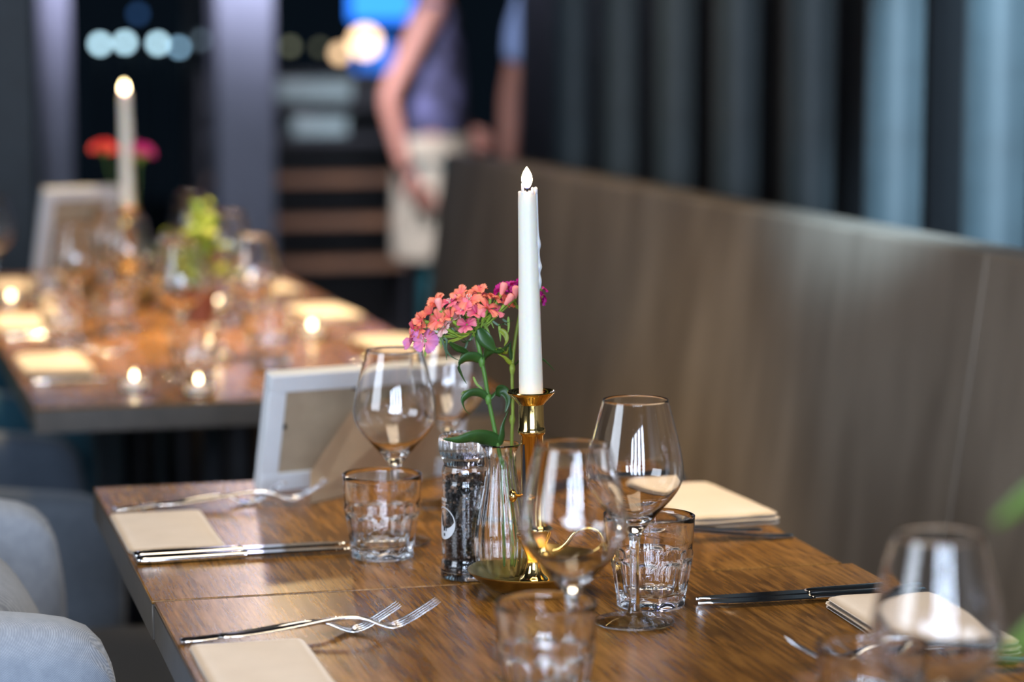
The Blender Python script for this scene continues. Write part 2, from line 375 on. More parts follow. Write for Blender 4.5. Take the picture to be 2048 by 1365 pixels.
# far glazing: dark facade frame with columns, lamps outside
struct('wall_far', box('wall_far', -3.0, 4.2, 11.0, 11.1, 0, 0.35), M['black_wall'])
bm = bmesh.new()
for x in (-2.0, -0.3, 1.5, 3.2): addbox(bm, x, x+0.05, 11.0, 11.06, 0.35, 3.0)
addbox(bm, -3, 4.2, 11.0, 11.06, 2.9, 3.0)
struct('window_5', finish(bm, 'window', False), M['black_metal'])
ct = []
for i, (x, w, lab) in enumerate(((0.672, 0.10, 'narrow pale lavender column at the far left of the room'), (1.265, 0.185, 'broad pale lavender column left of the blue screen'))):
    t = thing('column', lab, 'column', (x, 8.0, 0))
    obj('shaft', box('shaft', -w/2, w/2, -w/2, w/2, 0.06, 2.999, 0.012), M['column'], t)
    obj('base', box('base', -w/2-0.02, w/2+0.02, -w/2-0.02, w/2+0.02, 0.0, 0.06, 0.006), M['black_metal'], t)
# dark flat pier at the left frame edge
t = thing('dark_pier', 'dark blue-black pier at the left edge of the picture', 'column', (0.50, 7.6, 0))
obj('shaft', box('shaft', -0.11, 0.08, -0.08, 0.08, 0.05, 2.999, 0.01), pmat('dark_blue_paint', (0.012, 0.022, 0.03), 0.5, var=0.2), t)
obj('base', box('base', -0.13, 0.10, -0.10, 0.10, 0, 0.05, 0.006), M['black_metal'], t)

# ------------------------------------------------------------------ tables
def make_table(label, x0, x1, y0, y1, group=None):
    cx, cyy = (x0+x1)/2, (y0+y1)/2; w, d = (x1-x0)/2, (y1-y0)/2
    t = thing('dining_table', label, 'table', (cx, cyy, 0), 0, group)
    obj('tabletop', box('tabletop', -w, w, -d, d, 0.7465, 0.75, 0.0012, 2), M['wood'], t)
    obj('edge_band', box('edge_band', -w, w, -d, d, 0.712, 0.7465, 0.001, 1), M['edge'], t)
    obj('column', lathe('column', [(0, 0.02), (0.035, 0.02), (0.035, 0.70), (0, 0.70)], 20), M['black_metal'], t)
    obj('base', box('base', -0.21, 0.21, -0.21, 0.21, 0, 0.02, 0.004), M['black_metal'], t)
    obj('bracket', box('bracket', -0.16, 0.16, -0.16, 0.16, 0.70, 0.712), M['black_metal'], t)
    return t
tA = make_table('brown oak table holding the white picture frame, behind the long seam', 0.2755, 0.9640, 2.291, 2.902)
tA.rotation_euler = (0, 0, -0.012)
tB = make_table('brown oak table nearest the camera, in front of the long seam', 0.2705, 0.9665, 1.69, 2.2855)
tB.rotation_euler = (0, 0, -0.010)
make_table('oak table mostly outside the frame holding the blurred green sprig', 0.272, 0.965, 0.50, 1.20)
for k in range(3):
    make_table(('blurred oak table at the front of the rear row, white napkins on both sides', 'blurred oak table in the middle of the rear row under the glasses', 'farthest oak table of the rear row under the tall candle')[k], 0.262, 0.955, 3.575+k*0.69, 4.26+k*0.69)

# ------------------------------------------------------------------ bench
bn = thing('bench', 'long taupe upholstered bench with high leaning back along the right wall', 'bench', (0, 0, 0))
def slab(name, pts, y0, y1, bev):
    bm = bmesh.new(); vs = []
    for y in (y0, y1): vs.append([bm.verts.new((x, y, z)) for x, z in pts])
    n = len(pts)
    for k in range(n): bm.faces.new([vs[0][k], vs[0][(k+1) % n], vs[1][(k+1) % n], vs[1][k]])
    bm.faces.new(vs[0]); bm.faces.new(vs[1][::-1])
    bmesh.ops.bevel(bm, geom=bm.edges[:], offset=bev, segments=3, profile=0.5, affect='EDGES')
    return finish(bm, name, True, 50)
yseg = [0.2, 1.6, 3.06, 6.16]
for a, c in zip(yseg[:-1], yseg[1:]):
    obj('backrest_panel', slab('backrest_panel', [(1.415, 0.44), (1.487, 0.985), (1.575, 0.985), (1.525, 0.44)], a+0.001, c-0.001, 0.005), M['bench'], bn)
    obj('seat_cushion', slab('seat_cushion', [(1.02, 0.33), (1.02, 0.46), (1.42, 0.44), (1.42, 0.33)], a+0.001, c-0.001, 0.012), M['bench'], bn)
obj('plinth', box('plinth', 1.08, 1.50, 0.22, 6.12, 0, 0.33), M['black_wall'], bn)

# ------------------------------------------------------------------ chairs
def chair_parts(t, fab):
    path = [(0.27, -0.285)] ; R = 0.20
    path += [(0.2, -0.285), (0.05, -0.285), (-0.08, -0.285)]
    for k in range(1, 9):
        a = -PI/2 - (PI/2)*k/8; path.append((-0.08 + R*cos(a), -0.085 + R*sin(a)))
    path += [(-0.28, 0.0)]
    path += [(x, -y) for x, y in path[:-1][::-1]]
    n = len(path); V, F = [], []; sec = 14; hz0 = 0.26
    for i, (x, y) in enumerate(path):
        p = Vector((x, y, 0)); q0 = Vector((*path[max(i-1, 0)], 0)); q1 = Vector((*path[min(i+1, n-1)], 0))
        tt = (q1-q0).normalized(); w = Vector((tt.y, -tt.x, 0))
        back = max(0, min(1, (0.10 - x)/0.35)); top = 0.645 + 0.10*back*back*(3-2*back)
        dfe = min(i, n-1-i); e = 1.0 if dfe > 1 else (0.93 if dfe == 1 else 0.55)
        th = 0.052*e
        for k in range(sec):
            a = 2*PI*k/sec; c_, s_ = cos(a), sin(a)
            zz = (top - 0.052) + s_*0.052*e if s_ > 0 else hz0 + 0.03 + s_*0.03*e
            if dfe == 0: zz = zz if s_ > 0 else zz + 0.02
            V.append(p + w*(th*math.copysign(abs(c_)**0.6, c_)) + Vector((0, 0, zz)))
    for i in range(n-1):
        for k in range(sec): F.append([i*sec+k, i*sec+(k+1) % sec, (i+1)*sec+(k+1) % sec, (i+1)*sec+k])
    F.append(list(range(sec))[::-1]); F.append([(n-1)*sec+k for k in range(sec)])
    me = mesh_of(V, F, 'shell', True)
    sh = obj('shell', me, fab, t); md = sh.modifiers.new('s', 'SUBSURF'); md.levels = md.render_levels = 2
    bm = bmesh.new(); addbox(bm, -0.22, 0.25, -0.232, 0.232, 0.30, 0.46)
    bmesh.ops.bevel(bm, geom=bm.edges[:], offset=0.035, segments=4, profile=0.6, affect='EDGES')
    obj('seat_cushion', finish(bm, 'seat_cushion', True, 60), fab, t)
    for sx in (-1, 1):
        for sy in (-1, 1):
            obj('leg', tube('leg', [(0.20*sx+0.03*sx, 0.22*sy+0.03*sy, 0.0), (0.19*sx, 0.20*sy, 0.29)], [0.011, 0.018], 12), M['black_metal'], t)
M['navy_piping'] = pmat('navy_piping', (0.03, 0.06, 0.12), 0.7, bump=0.2, bscale=400)
def make_chair(name, label, fab, x, y, rz):
    t = thing(name, label, 'chair', (x, y, 0), rz); chair_parts(t, fab); return t
make_chair('armchair', 'light blue-grey twill tub chair nearest the camera at the bottom left corner', M['twill'], -0.015, 2.655, 0.0).scale = (1, 1.09, 1.145)
make_chair('armchair', 'slate blue tub chair pushed under the left side of the rear tables', M['twill_mid'], 0.13, 3.96, 0.0).scale = (1, 1.0, 0.95)
make_chair('armchair', 'dark teal tub chair farther back on the left of the rear tables', M['teal'], 0.165, 4.68, 0.0).scale = (1, 1.0, 1.02)
bc = thing('side_chair', 'black chair at the left picture edge in the gap between the two rows of tables', 'chair', (0.40, 3.28, 0))
bm = bmesh.new(); addbox(bm, -0.205, -0.175, -0.19, 0.19, 0.40, 0.90)
for v in bm.verts: v.co.x -= (v.co.z-0.40)*0.16
bmesh.ops.bevel(bm, geom=bm.edges[:], offset=0.012, segments=3, profile=0.5, affect='EDGES')
obj('backrest', finish(bm, 'backrest', True, 60), M['black_fabric'], bc)
obj('seat', box('seat', -0.19, 0.20, -0.20, 0.20, 0.41, 0.45, 0.015, 3), M['black_fabric'], bc)
for sx in (-1, 1):
    for sy in (-1, 1): obj('leg', tube('leg', [(0.18*sx, 0.18*sy, 0), (0.16*sx, 0.16*sy, 0.415)], [0.010, 0.014], 10), M['black_metal'], bc)
cu = thing('cushion', 'light blue-grey cushion with dark piping leaning inside the nearest tub chair', 'cushion', (0.118, 2.60, 0.532), 0)
bm = bmesh.new(); bmesh.ops.create_cube(bm, size=1)
bmesh.ops.subdivide_edges(bm, edges=bm.edges[:], cuts=6, use_grid_fill=True)
for v in bm.verts:
    x, y, z = v.co*2; k = (1-abs(y)**3)*(1-abs(z)**3)
    v.co = Vector((x*(0.012+0.045*k), y*0.17*(1-0.05*z*z), z*0.11*(1-0.06*y*y)))
cm_ = finish(bm, 'cover', True); cm_.transform(Matrix.Translation((0.02, 0, 0.122)) @ Matrix.Rotation(-0.45, 4, 'Y'))
o = obj('cover', cm_, M['twill'], cu); md = o.modifiers.new('s', 'SUBSURF'); md.levels = md.render_levels = 1
pp = []
for k in range(41):
    t_ = 2*PI*k/40; y = math.copysign(abs(cos(t_))**0.25, cos(t_))*0.163; z = math.copysign(abs(sin(t_))**0.25, sin(t_))*0.104
    v = Matrix.Translation((0.02, 0, 0.122)) @ Matrix.Rotation(-0.45, 4, 'Y') @ Vector((0.013, y, z)); pp.append(v)
obj('piping', tube('piping', pp, 0.003, 6), M['navy_piping'], cu)

# ------------------------------------------------------------------ glassware
wg_prof = smooth_pts([(0.0, 0.0003), (0.014, 0.0003), (0.024, 0.0003), (0.0300, 0.0010), (0.0340, 0.0013)], 3) + [(0.0358, 0.0017), (0.0364, 0.0026), (0.0358, 0.0034)] + \
    smooth_pts([(0.0346, 0.0035), (0.022, 0.0050), (0.010, 0.0078), (0.0062, 0.0125), (0.0046, 0.022), (0.0041, 0.045), (0.0044, 0.070), (0.0062, 0.082), (0.0105, 0.0885),
    (0.0175, 0.0970), (0.0255, 0.1060), (0.0345, 0.1165), (0.0410, 0.1270), (0.0432, 0.1370), (0.0425, 0.1480), (0.0398, 0.1620), (0.0362, 0.1770), (0.0322, 0.1920), (0.0292, 0.2030)], 4) + \
    [(0.0289, 0.2036), (0.0284, 0.2036)] + \
    smooth_pts([(0.0282, 0.2030), (0.0312, 0.1920), (0.0352, 0.1770), (0.0388, 0.1620), (0.0415, 0.1480), (0.0421, 0.1370), (0.0399, 0.1272), (0.0333, 0.1170), (0.0240, 0.1068), (0.0150, 0.0990), (0.0070, 0.0950), (0.0, 0.0938)], 4)
wg_mesh = lathe('wine_glass', wg_prof, 72, angle=None)
wg_low = lathe('wine_glass', wg_prof[::2] + [wg_prof[-1]], 36, angle=None)
NF = 10
def tum_rf(i, r, z, th):
    if i >= tum_out_n or z < 0.004: return r
    u = ((th*NF/(2*PI)) % 1.0)*2 - 1
    zs = 0.0475 - 0.0085*u*u*u*u - 0.002*u*u
    k = max(0, min(1, (zs - z)/0.0035)); k = k*k*(3-2*k)
    lowk = max(0, min(1, (z - 0.004)/0.004))
    return r - k*lowk*(0.0024*(1 - u*u*0.92))
zo = [0.0, 0.0012, 0.004, 0.007, 0.010, 0.016, 0.024, 0.032] + [0.034 + 0.0009*k for k in range(19)] + [0.054, 0.062, 0.072, 0.081, 0.0838]
def t_r(z): return 0.0312 + (0.0392-0.0312)*min(1, z/0.05)**1.1 + max(0, z-0.05)*0.062 - (0.0012 if z > 0.051 else 0)
tum_out = [(0, 0.0016), (0.020, 0.0014), (0.026, 0.0002), (0.0298, 0.0)] + [(t_r(z), z) for z in zo[1:]]
tum_out_n = len(tum_out)
tum_prof = tum_out + [(0.0402, 0.0850), (0.0390, 0.0852), (0.0380, 0.0845)] + [(0.0376, 0.080), (0.0362, 0.065), (0.0350, 0.052), (0.0335, 0.040), (0.0312, 0.026), (0.0292, 0.0165), (0.0265, 0.0135), (0.018, 0.0122), (0, 0.0118)]
tum_mesh = lathe('tumbler', tum_prof, 120, tum_rf, angle=60)
tum_low = lathe('tumbler', tum_prof, 60, tum_rf, angle=60)
def wine(x, y, label, group=None, low=False, rz=0.0):
    t = thing('wine_glass', label, 'wine glass', (x, y, TZ), rz, group)
    # bowl, stem and foot are one blown piece: a single mesh
    o = obj('wine_glass', wg_low if low else wg_mesh, M['glass'])
    o.location = (x, y, TZ-0.0005); tag(o, label, 'wine glass', group); bpy.data.objects.remove(t); return o
def tumb(x, y, label, group=None, low=False, rz=0.1):
    o = obj('tumbler', tum_low if low else tum_mesh, M['glass']); o.location = (x, y, TZ); o.rotation_euler = (0, 0, rz)
    return tag(o, label, 'tumbler', group)
G1, G2 = 'wine glasses on the near tables', 'faceted water tumblers on the near tables'
wine(0.6787, 2.0915, 'sharp empty wine glass standing right of the candle, its foot fully visible', G1)
wine(0.5545, 1.868, 'blurred wine glass in front of the brass candlestick', G1)
wine(0.5500, 2.500, 'wine glass behind the left tumbler, in front of the white picture frame', G1)
wine(0.6530, 2.690, 'blurred wine glass behind the pink flowers and pepper mill', G1)
wine(0.6800, 1.459, 'strongly blurred wine glass at the bottom right corner', G1)
tumb(0.7150, 2.1540, 'sharp faceted tumbler directly behind the stem of the sharp wine glass', G2, rz=0.2)
tumb(0.5235, 1.836, 'blurred faceted tumbler at the bottom centre cut by the frame edge', G2, rz=0.35)
tumb(0.5225, 2.436, 'faceted tumbler standing on the left, right of the two knives', G2, rz=0.0)
tumb(0.7126, 1.6400, 'blurred tumbler at the lower right, left of the corner wine glass', G2, rz=0.1)

# ------------------------------------------------------------------ cutlery
def strip(name, st, sec=8, edge=0.9):
    """st: list of (x, y, z, halfwidth, halfthick) -> smooth blade-like solid along x"""
    V, F = [], []; n = len(st)
    for (x, y, z, w, h) in st:
        for k in range(sec):
            a = 2*PI*k/sec; V.append((x, y + w*math.copysign(abs(cos(a))**edge, cos(a)), z + h*math.copysign(abs(sin(a))**edge, sin(a))))
    for i in range(n-1):
        for k in range(sec): F.append([i*sec+k, i*sec+(k+1) % sec, (i+1)*sec+(k+1) % sec, (i+1)*sec+k])
    F.append(list(range(sec))[::-1]); F.append([(n-1)*sec+k for k in range(sec)])
    return mesh_of(V, F, name, True)
fork_handle = strip('handle', smooth_pts([(0, 0, 0.0032, 0.004, 0.0012), (0.004, 0, 0.0032, 0.0085, 0.0016), (0.03, 0, 0.0040, 0.0088, 0.0018), (0.07, 0, 0.0078, 0.0062, 0.0022), (0.105, 0, 0.0122, 0.0034, 0.0024),
    (0.125, 0, 0.0135, 0.0032, 0.0022), (0.138, 0, 0.0110, 0.0050, 0.0018), (0.150, 0, 0.0060, 0.0098, 0.0013), (0.160, 0, 0.0030, 0.0118, 0.0011), (0.166, 0, 0.0034, 0.0119, 0.0010)], 4), 12)
tine = strip('tine', smooth_pts([(0.163, 0, 0.0030, 0.0019, 0.0009), (0.170, 0, 0.0048, 0.0016, 0.0009), (0.182, 0, 0.0108, 0.0014, 0.0009), (0.196, 0, 0.0195, 0.0013, 0.0008), (0.207, 0, 0.0265, 0.0007, 0.0005)], 4), 6)
def fork(x, y, z, rz, label, group=None):
    t = thing('fork', label, 'fork', (x, y, TZ+z), rz, group)
    obj('handle', fork_handle, M['steel'], t)
    t.scale = (0.945, 1, 0.88)
    for k in range(4): obj('tine', tine, M['steel'], t, (0, (k-1.5)*0.0064, 0))
    return t
kn_handle = strip('handle', smooth_pts([(0, 0, 0.0046, 0.003, 0.0025), (0.004, 0, 0.0046, 0.0088, 0.0042), (0.03, 0, 0.0046, 0.0098, 0.0044), (0.075, 0, 0.0046, 0.0082, 0.0040), (0.105, 0, 0.0046, 0.0066, 0.0036), (0.112, 0, 0.0048, 0.0070, 0.0022)], 4), 14)
def blade_mesh():
    n = 60; V, F = [], []
    for i in range(n+1):
        s = i/n; x = 0.110 + 0.112*s
        top = 0.0088*(1-max(0, (s-0.45)/0.55)**2.4*0.98); bot = -0.0085*(1-max(0, (s-0.80)/0.20)**2*0.95)
        if 0.12 < s < 0.97: bot -= 0.0006*(1 if i % 2 else -1)
        th = 0.0011
        for (yy, zz) in ((top, 0.0046), (top*0.9, 0.0046+th), (bot*0.75, 0.0046+th), (bot, 0.0046), (bot*0.75, 0.0046-th), (top*0.9, 0.0046-th)): V.append((x, yy, zz))
    for i in range(n):
        for k in range(6): F.append([i*6+k, i*6+(k+1) % 6, (i+1)*6+(k+1) % 6, (i+1)*6+k])
    F.append([0, 1, 2, 3, 4, 5]); F.append([n*6+k for k in range(6)])
    return mesh_of(V, F, 'blade', False)
kn_blade = blade_mesh()
def knife(x, y, z, rz, label, group=None):
    t = thing('table_knife', label, 'knife', (x, y, TZ+z), rz, group)
    obj('handle', kn_handle, M['steel'], t); obj('blade', kn_blade, M['steel'], t); return t
fork(0.275, 2.122, 0, 0.012, 'sharp steel fork behind the front left napkin, with the left raised tines')
fork(0.307, 2.110, 0.0048, 0.0, 'sharp steel fork behind the front left napkin, overlapping and reaching farther right')
fork(0.284, 2.752, 0, 0.03, 'blurred fork behind the second left napkin, tines just before the picture frame')
fork(0.330, 2.742, 0.0048, -0.005, 'blurred fork behind the second left napkin, its raised tines farthest right')
knife(0.277, 2.484, 0, 0.04, 'steel knife along the front edge of the second left napkin, behind its twin')
knife(0.277, 2.462, 0, 0.015, 'steel knife nearest the seam before the second left napkin')
knife(0.980, 2.152, 0, PI+0.005, 'dark reflecting serrated knife on the right, the farther of the crossing pair')
knife(0.976, 2.130, 0, PI-0.015, 'dark reflecting serrated knife on the right, the nearer of the pair, its point farthest left')
fork(0.945, 1.872, 0.0, PI-0.20, 'blurred fork under the corner wine glass, in front of the right napkin')
fork(0.968, 1.848, 0.0048, PI-0.04, 'fork partly hidden behind the lower right tumbler, handle at the right edge')
fork(0.958, 2.418, 0, PI-0.03, 'blurred fork before the far right napkin, handle end near the table edge')
fork(0.930, 2.436, 0.0048, PI+0.02, 'blurred fork just under the front edge of the far right napkin')
knife(0.955, 2.752, 0, PI+0.02, 'blurred knife behind the far right napkin, touching its edge')
knife(0.962, 2.778, 0, PI+0.01, 'blurred knife nearest the back corner behind the far right napkin')

# ------------------------------------------------------------------ napkins
def napkin_layer(name, w, d, z0, th, lift=0.0, rc=0.008, seed=0):
    rnd = random.Random(seed); nx, ny = 14, 20; V, F = [], []
    def pos(i, j):
        u, v = i/nx*2-1, j/ny*2-1
        x, y = u*w/2, v*d/2
        cxr, cyr = w/2-rc, d/2-rc
        if abs(x) > cxr and abs(y) > cyr:
            dx, dy = abs(x)-cxr, abs(y)-cyr; q = math.hypot(dx, dy); mm = max(dx, dy)
            if q > 0: dx, dy = dx/q*mm, dy/q*mm
            x = math.copysign(cxr+dx, x); y = math.copysign(cyr+dy, y)
        return x, y, u, v
    for s in (1, 0):
        for i in range(nx+1):
            for j in range(ny+1):
                x, y, u, v = pos(i, j)
                puff = lift*(1-u*u)*(1-v**4) + 0.0004*sin(5*u+seed)*cos(4*v+seed*2)*(1 if lift else .4)
                edge = min(1, (1-abs(u))*6, (1-abs(v))*9)
                e2 = 0.25 + 0.75*edge**0.5
                z = z0 + (th*e2 + puff if s else th*(1-e2)*0.45 + max(0, puff*0.6))
                V.append((x, y, z))
    q = (nx+1)*(ny+1)
    for i in range(nx):
        for j in range(ny):
            a = i*(ny+1)+j
            F.append([a, a+ny+1, a+ny+2, a+1]); F.append([q+a, q+a+1, q+a+ny+2, q+a+ny+1])
    def side(a, b): F.append([a, b, q+b, q+a])
    for i in range(nx): side(i*(ny+1), (i+1)*(ny+1)); side((i+1)*(ny+1)+ny, i*(ny+1)+ny)
    for j in range(ny): side(j+1, j); side(nx*(ny+1)+j, nx*(ny+1)+j+1)
    return mesh_of(V, F, name, True)
nl = [napkin_layer('fold', 0.100, 0.215, 0.0002, 0.0022, 0.0, seed=1), napkin_layer('fold', 0.099, 0.213, 0.0024, 0.0022, 0.0006, seed=2)]
nf = [napkin_layer('fold', 0.105, 0.215, 0.0002, 0.0040, 0.0, rc=0.010, seed=3), napkin_layer('fold', 0.108, 0.212, 0.0044, 0.0042, 0.001, rc=0.012, seed=4), napkin_layer('fold', 0.106, 0.205, 0.0088, 0.0040, 0.003, rc=0.014, seed=5)]
def napkin(x, y, rz, label, fluffy=False, group=None, sc=1.0):
    t = thing('napkin', label, 'napkin', (x, y, TZ), rz, group)
    t.scale = (sc, sc, 1)
    for me in (nf if fluffy else nl): obj('fold', me, M['napkin'], t)
    return t
napkin(0.3265, 2.617, -0.01, 'cream folded napkin second from the camera on the left table edge, knives before it')
napkin(0.3285, 1.996, -0.01, 'cream folded napkin nearest the camera at the bottom left, forks behind it')
napkin(0.918, 2.595, 0.05, 'thick warm-lit napkin at the far right table edge behind the tumbler', True)
napkin(0.915, 2.000, -0.04, 'thick white napkin at the lower right seen through the corner wine glass', True)

# ------------------------------------------------------------------ candlestick, candle
CX, CY = 0.6270, 2.241
cs = thing('candlestick', 'tall polished brass chamber candlestick with round dish, side knob and looping handle', 'candlestick', (CX, CY, TZ))
dish = [(0, 0.0004), (0.020, 0.0), (0.030, 0.001), (0.045, 0.007), (0.056, 0.0155), (0.0605, 0.0205), (0.0622, 0.0215), (0.0626, 0.0226), (0.0615, 0.0231), (0.0590, 0.0218), (0.0545, 0.0170), (0.044, 0.0088), (0.030, 0.0034), (0.0, 0.0026)]
cs.rotation_euler = (0, -0.015, 0)
obj('dish', lathe('dish', dish, 96), M['brass_old'], cs)['label'] = 'dull greenish brass dish'
stem_p = smooth_pts([(0.0, 0.003), (0.0160, 0.003), (0.0158, 0.0062), (0.0148, 0.0085), (0.0152, 0.0105), (0.0140, 0.0130), (0.0100, 0.0165), (0.0072, 0.0230), (0.0062, 0.0300), (0.0070, 0.0345), (0.0105, 0.0420), (0.0150, 0.0520), (0.0160, 0.0560), (0.0140, 0.0590), (0.0118, 0.0610)], 3)
obj('stem', lathe('stem', stem_p + [(0, 0.061)], 48), M['brass'], cs)
tube_p = [(0, 0.060), (0.0105, 0.060), (0.0108, 0.150), (0.0125, 0.1515), (0.0132, 0.1535), (0.0132, 0.1555), (0.0126, 0.1570), (0.0120, 0.1590), (0.0118, 0.1800), (0, 0.1800)]
obj('tube', lathe('tube', tube_p, 48), M['brass'], cs)
cup_p = [(0.0090, 0.1796), (0.0122, 0.1796), (0.0135, 0.1812), (0.0160, 0.1840), (0.0200, 0.1880), (0.0222, 0.1902), (0.0228, 0.1912), (0.0224, 0.1922), (0.0210, 0.1918), (0.0180, 0.1892), (0.0150, 0.1870), (0.0125, 0.1860), (0.0090, 0.1858)]
obj('drip_cup', lathe('drip_cup', cup_p, 64, closed=True), M['brass'], cs)
kd = (-RV*0.98 - FV*0.2).normalized()
kn = obj('knob', tube('knob', [kd*s + UP*0.0930 for s in (0.0095, 0.0150, 0.0165, 0.0180, 0.0205, 0.0222, 0.0228)], [0.0016, 0.0016, 0.0045, 0.0062, 0.0064, 0.0045, 0.0015], 20), M['brass'], cs)
sd = (-RV*0.72 - FV*0.69).normalized(); sw = Vector((-sd.y, sd.x, 0))
obj('slot', tube('slot', [sd*0.0103 + UP*z for z in (0.090, 0.1, 0.12, 0.142)], [0.0012, 0.0018, 0.0018, 0.0012], 8), M['wick'], cs)['label'] = 'dark slide slot'
hp = [RV*a - FV*b + UP*z for a, b, z in ((0.013, 0.002, 0.026), (0.020, 0.004, 0.029), (0.030, 0.006, 0.040), (0.040, 0.008, 0.052), (0.052, 0.009, 0.058), (0.064, 0.009, 0.055), (0.072, 0.008, 0.043), (0.070, 0.007, 0.031), (0.062, 0.006, 0.024))]
hp = smooth_pts(hp, 6)
obj('handle', tube('handle', hp, [0.0022+0.0006*sin(i*0.2) for i in range(len(hp))], 12), M['brass'], cs)
# candle (leans slightly left)
cd = thing('candle', 'tall white lit taper candle in the brass candlestick, in sharp focus', 'candle', (CX-0.0027, CY, TZ+0.1805))
cd.rotation_euler = (0, -0.021, 0)
HC = 0.199
prof = [(0, 0), (0.0100, 0.0), (0.0112, 0.006)] + [(0.0113 - 0.0027*((z-0.02)/0.18)**1.0 if z > 0.02 else 0.0113, z) for z in [0.01 + 0.0095*k for k in range(20)]]
prof += [(0.0085, HC-0.002), (0.0086, HC), (0.0078, HC+0.0006), (0.0062, HC-0.0020), (0.003, HC-0.0035), (0, HC-0.0038)]
def cand_rf(i, r, z, th):
    return r*(1 + 0.006*sin(3*th + z*60)) if z < HC-0.003 else r*(1+0.02*sin(5*th+1))
obj('wax_shaft', lathe('wax_shaft', prof, 48, cand_rf, angle=40), M['wax'], cd)
def drip(pts, rads): return obj('wax_drip', tube('wax_drip', smooth_pts(pts, 4), [q[0] for q in smooth_pts([(r,) for r in rads], 4)], 10), M['wax'], cd)
e = RV*0.98 - FV*0.2
def rad_at(z): return 0.0113 - 0.0027*((z-0.02)/0.18)
zs = [0.2025, 0.192, 0.180, 0.166, 0.157, 0.150, 0.144, 0.139, 0.134, 0.1285, 0.123, 0.117, 0.112, 0.108]
rs = [0.0013, 0.0012, 0.0011, 0.0011, 0.0015, 0.0026, 0.0014, 0.0013, 0.0018, 0.0030, 0.0012, 0.0022, 0.0018, 0.0006]
drip([e*(rad_at(z)+0.0002) + UP*z for z in zs], rs)
for (a, b, z, r) in ((0.0080, 0.002, HC+0.0030, 0.0017), (0.0050, 0.006, HC+0.0030, 0.0016), (-0.0040, 0.0050, HC+0.0035, 0.0013), (-0.0046, 0.0046, HC+0.0075, 0.0010), (0.0084, -0.001, HC+0.0015, 0.0014)):
    drip([RV*a - FV*b + UP*(HC-0.002), RV*a - FV*b + UP*(z-0.001), RV*a - FV*b + UP*(z+r*0.6), RV*a - FV*b + UP*(z+r)], [r, r, r*0.8, r*0.2])
fd = -FV*0.9 - RV*0.3
for (z0, z1, ang) in ():
    dd = (-FV*cos(ang) - RV*sin(ang))
    drip([dd*(rad_at(z0)-0.0002) + UP*z0, dd*(rad_at(0.18)-0.0001) + UP*0.182, dd*(rad_at(z1)) + UP*z1, dd*(rad_at(z1)) + UP*(z1-0.003)], [0.0008, 0.0008, 0.0011, 0.0003])
obj('wick', tube('wick', [(0, 0, HC-0.004), (0, 0, HC+0.004), (0.0008, 0, HC+0.009)], [0.0010, 0.0011, 0.0007], 8), M['wick'], cd)
fm_, fnt, fb = new_mat('candle_flame')
fb.inputs['Base Color'].default_value = (0, 0, 0, 1)
tc = fnt.nodes.new('ShaderNodeTexCoord'); sp = fnt.nodes.new('ShaderNodeSeparateXYZ'); fnt.links.new(tc.outputs['Generated'], sp.inputs[0])
fr = fnt.nodes.new('ShaderNodeValToRGB'); fe = fr.color_ramp.elements
fe[0].position = 0.0; fe[0].color = (0.02, 0.05, 0.3, 1); fe[1].position = 0.34; fe[1].color = (1, 0.80, 0.46, 1); q = fe.new(0.15); q.color = (0.35, 0.18, 0.12, 1); q = fe.new(0.85); q.color = (1, 0.78, 0.38, 1)
fnt.links.new(sp.outputs[2], fr.inputs[0]); fnt.links.new(fr.outputs[0], fb.inputs['Emission Color']); fb.inputs['Emission Strength'].default_value = 20
M['flame'] = fm_
fl_prof = smooth_pts([(0, 0.0), (0.0022, 0.0012), (0.0038, 0.005), (0.0046, 0.0095), (0.0041, 0.0145), (0.0026, 0.0190), (0.0011, 0.0222), (0.0, 0.0240)], 4)
flame_mesh = lathe('flame', [(max(0, r), z) for r, z in fl_prof], 24, angle=None)
obj('flame', flame_mesh, M['flame'], cd, (0, 0, HC+0.003)).scale = (1.12, 1.12, 0.86)

# ------------------------------------------------------------------ vase with water
VX, VY = 0.6080, 2.294
vz = smooth_pts([(0.0190, 0.0), (0.0205, 0.003), (0.0240, 0.014), (0.0268, 0.028), (0.0276, 0.040), (0.0262, 0.056), (0.0228, 0.074), (0.0186, 0.092), (0.0160, 0.108), (0.0152, 0.120), (0.0158, 0.127), (0.0178, 0.1315), (0.0193, 0.1335)], 4)
NV = 20
def vase_rf(i, r, z, th):
    if i > vase_n: return r
    k = min(1, max(0, (0.124-z)/0.012))*min(1, (z+0.004)/0.01)
    ph = NV*(th + 1.1*z)
    return r*(1 + 0.042*k*(abs(cos(ph/2))**0.7*2-1.2))
vp = [(0, 0.0015), (0.014, 0.001)] + [tuple(q) for q in vz]; vase_n = len(vp)-1
inner = [(r-0.0020, z) for r, z in vz if z > 0.006][::-1]
vp2 = vp + [(0.0190, 0.1348), (0.0180, 0.1342)] + inner + [(0.016, 0.0055), (0, 0.0050)]
vase_m = lathe('vase', vp2, 160, vase_rf, angle=None)
va = obj('vase', vase_m, M['vase_glass'], None, (VX, VY, TZ))
tag(va, 'clear fluted bulb vase holding the pink flowers, half full of water', 'vase')
wl = 0.058
wp = [(0, 0.0056)] + [(0.0155, 0.0058)] + [(r-0.0022, z) for r, z in vz if 0.0065 < z < wl]
rw = wp[-1][0]; wp += [(rw, wl), (0, wl)]
water_m = lathe('water', wp, 64, angle=None)
o = obj('water', water_m, M['water'], va); o['kind'] = 'stuff'

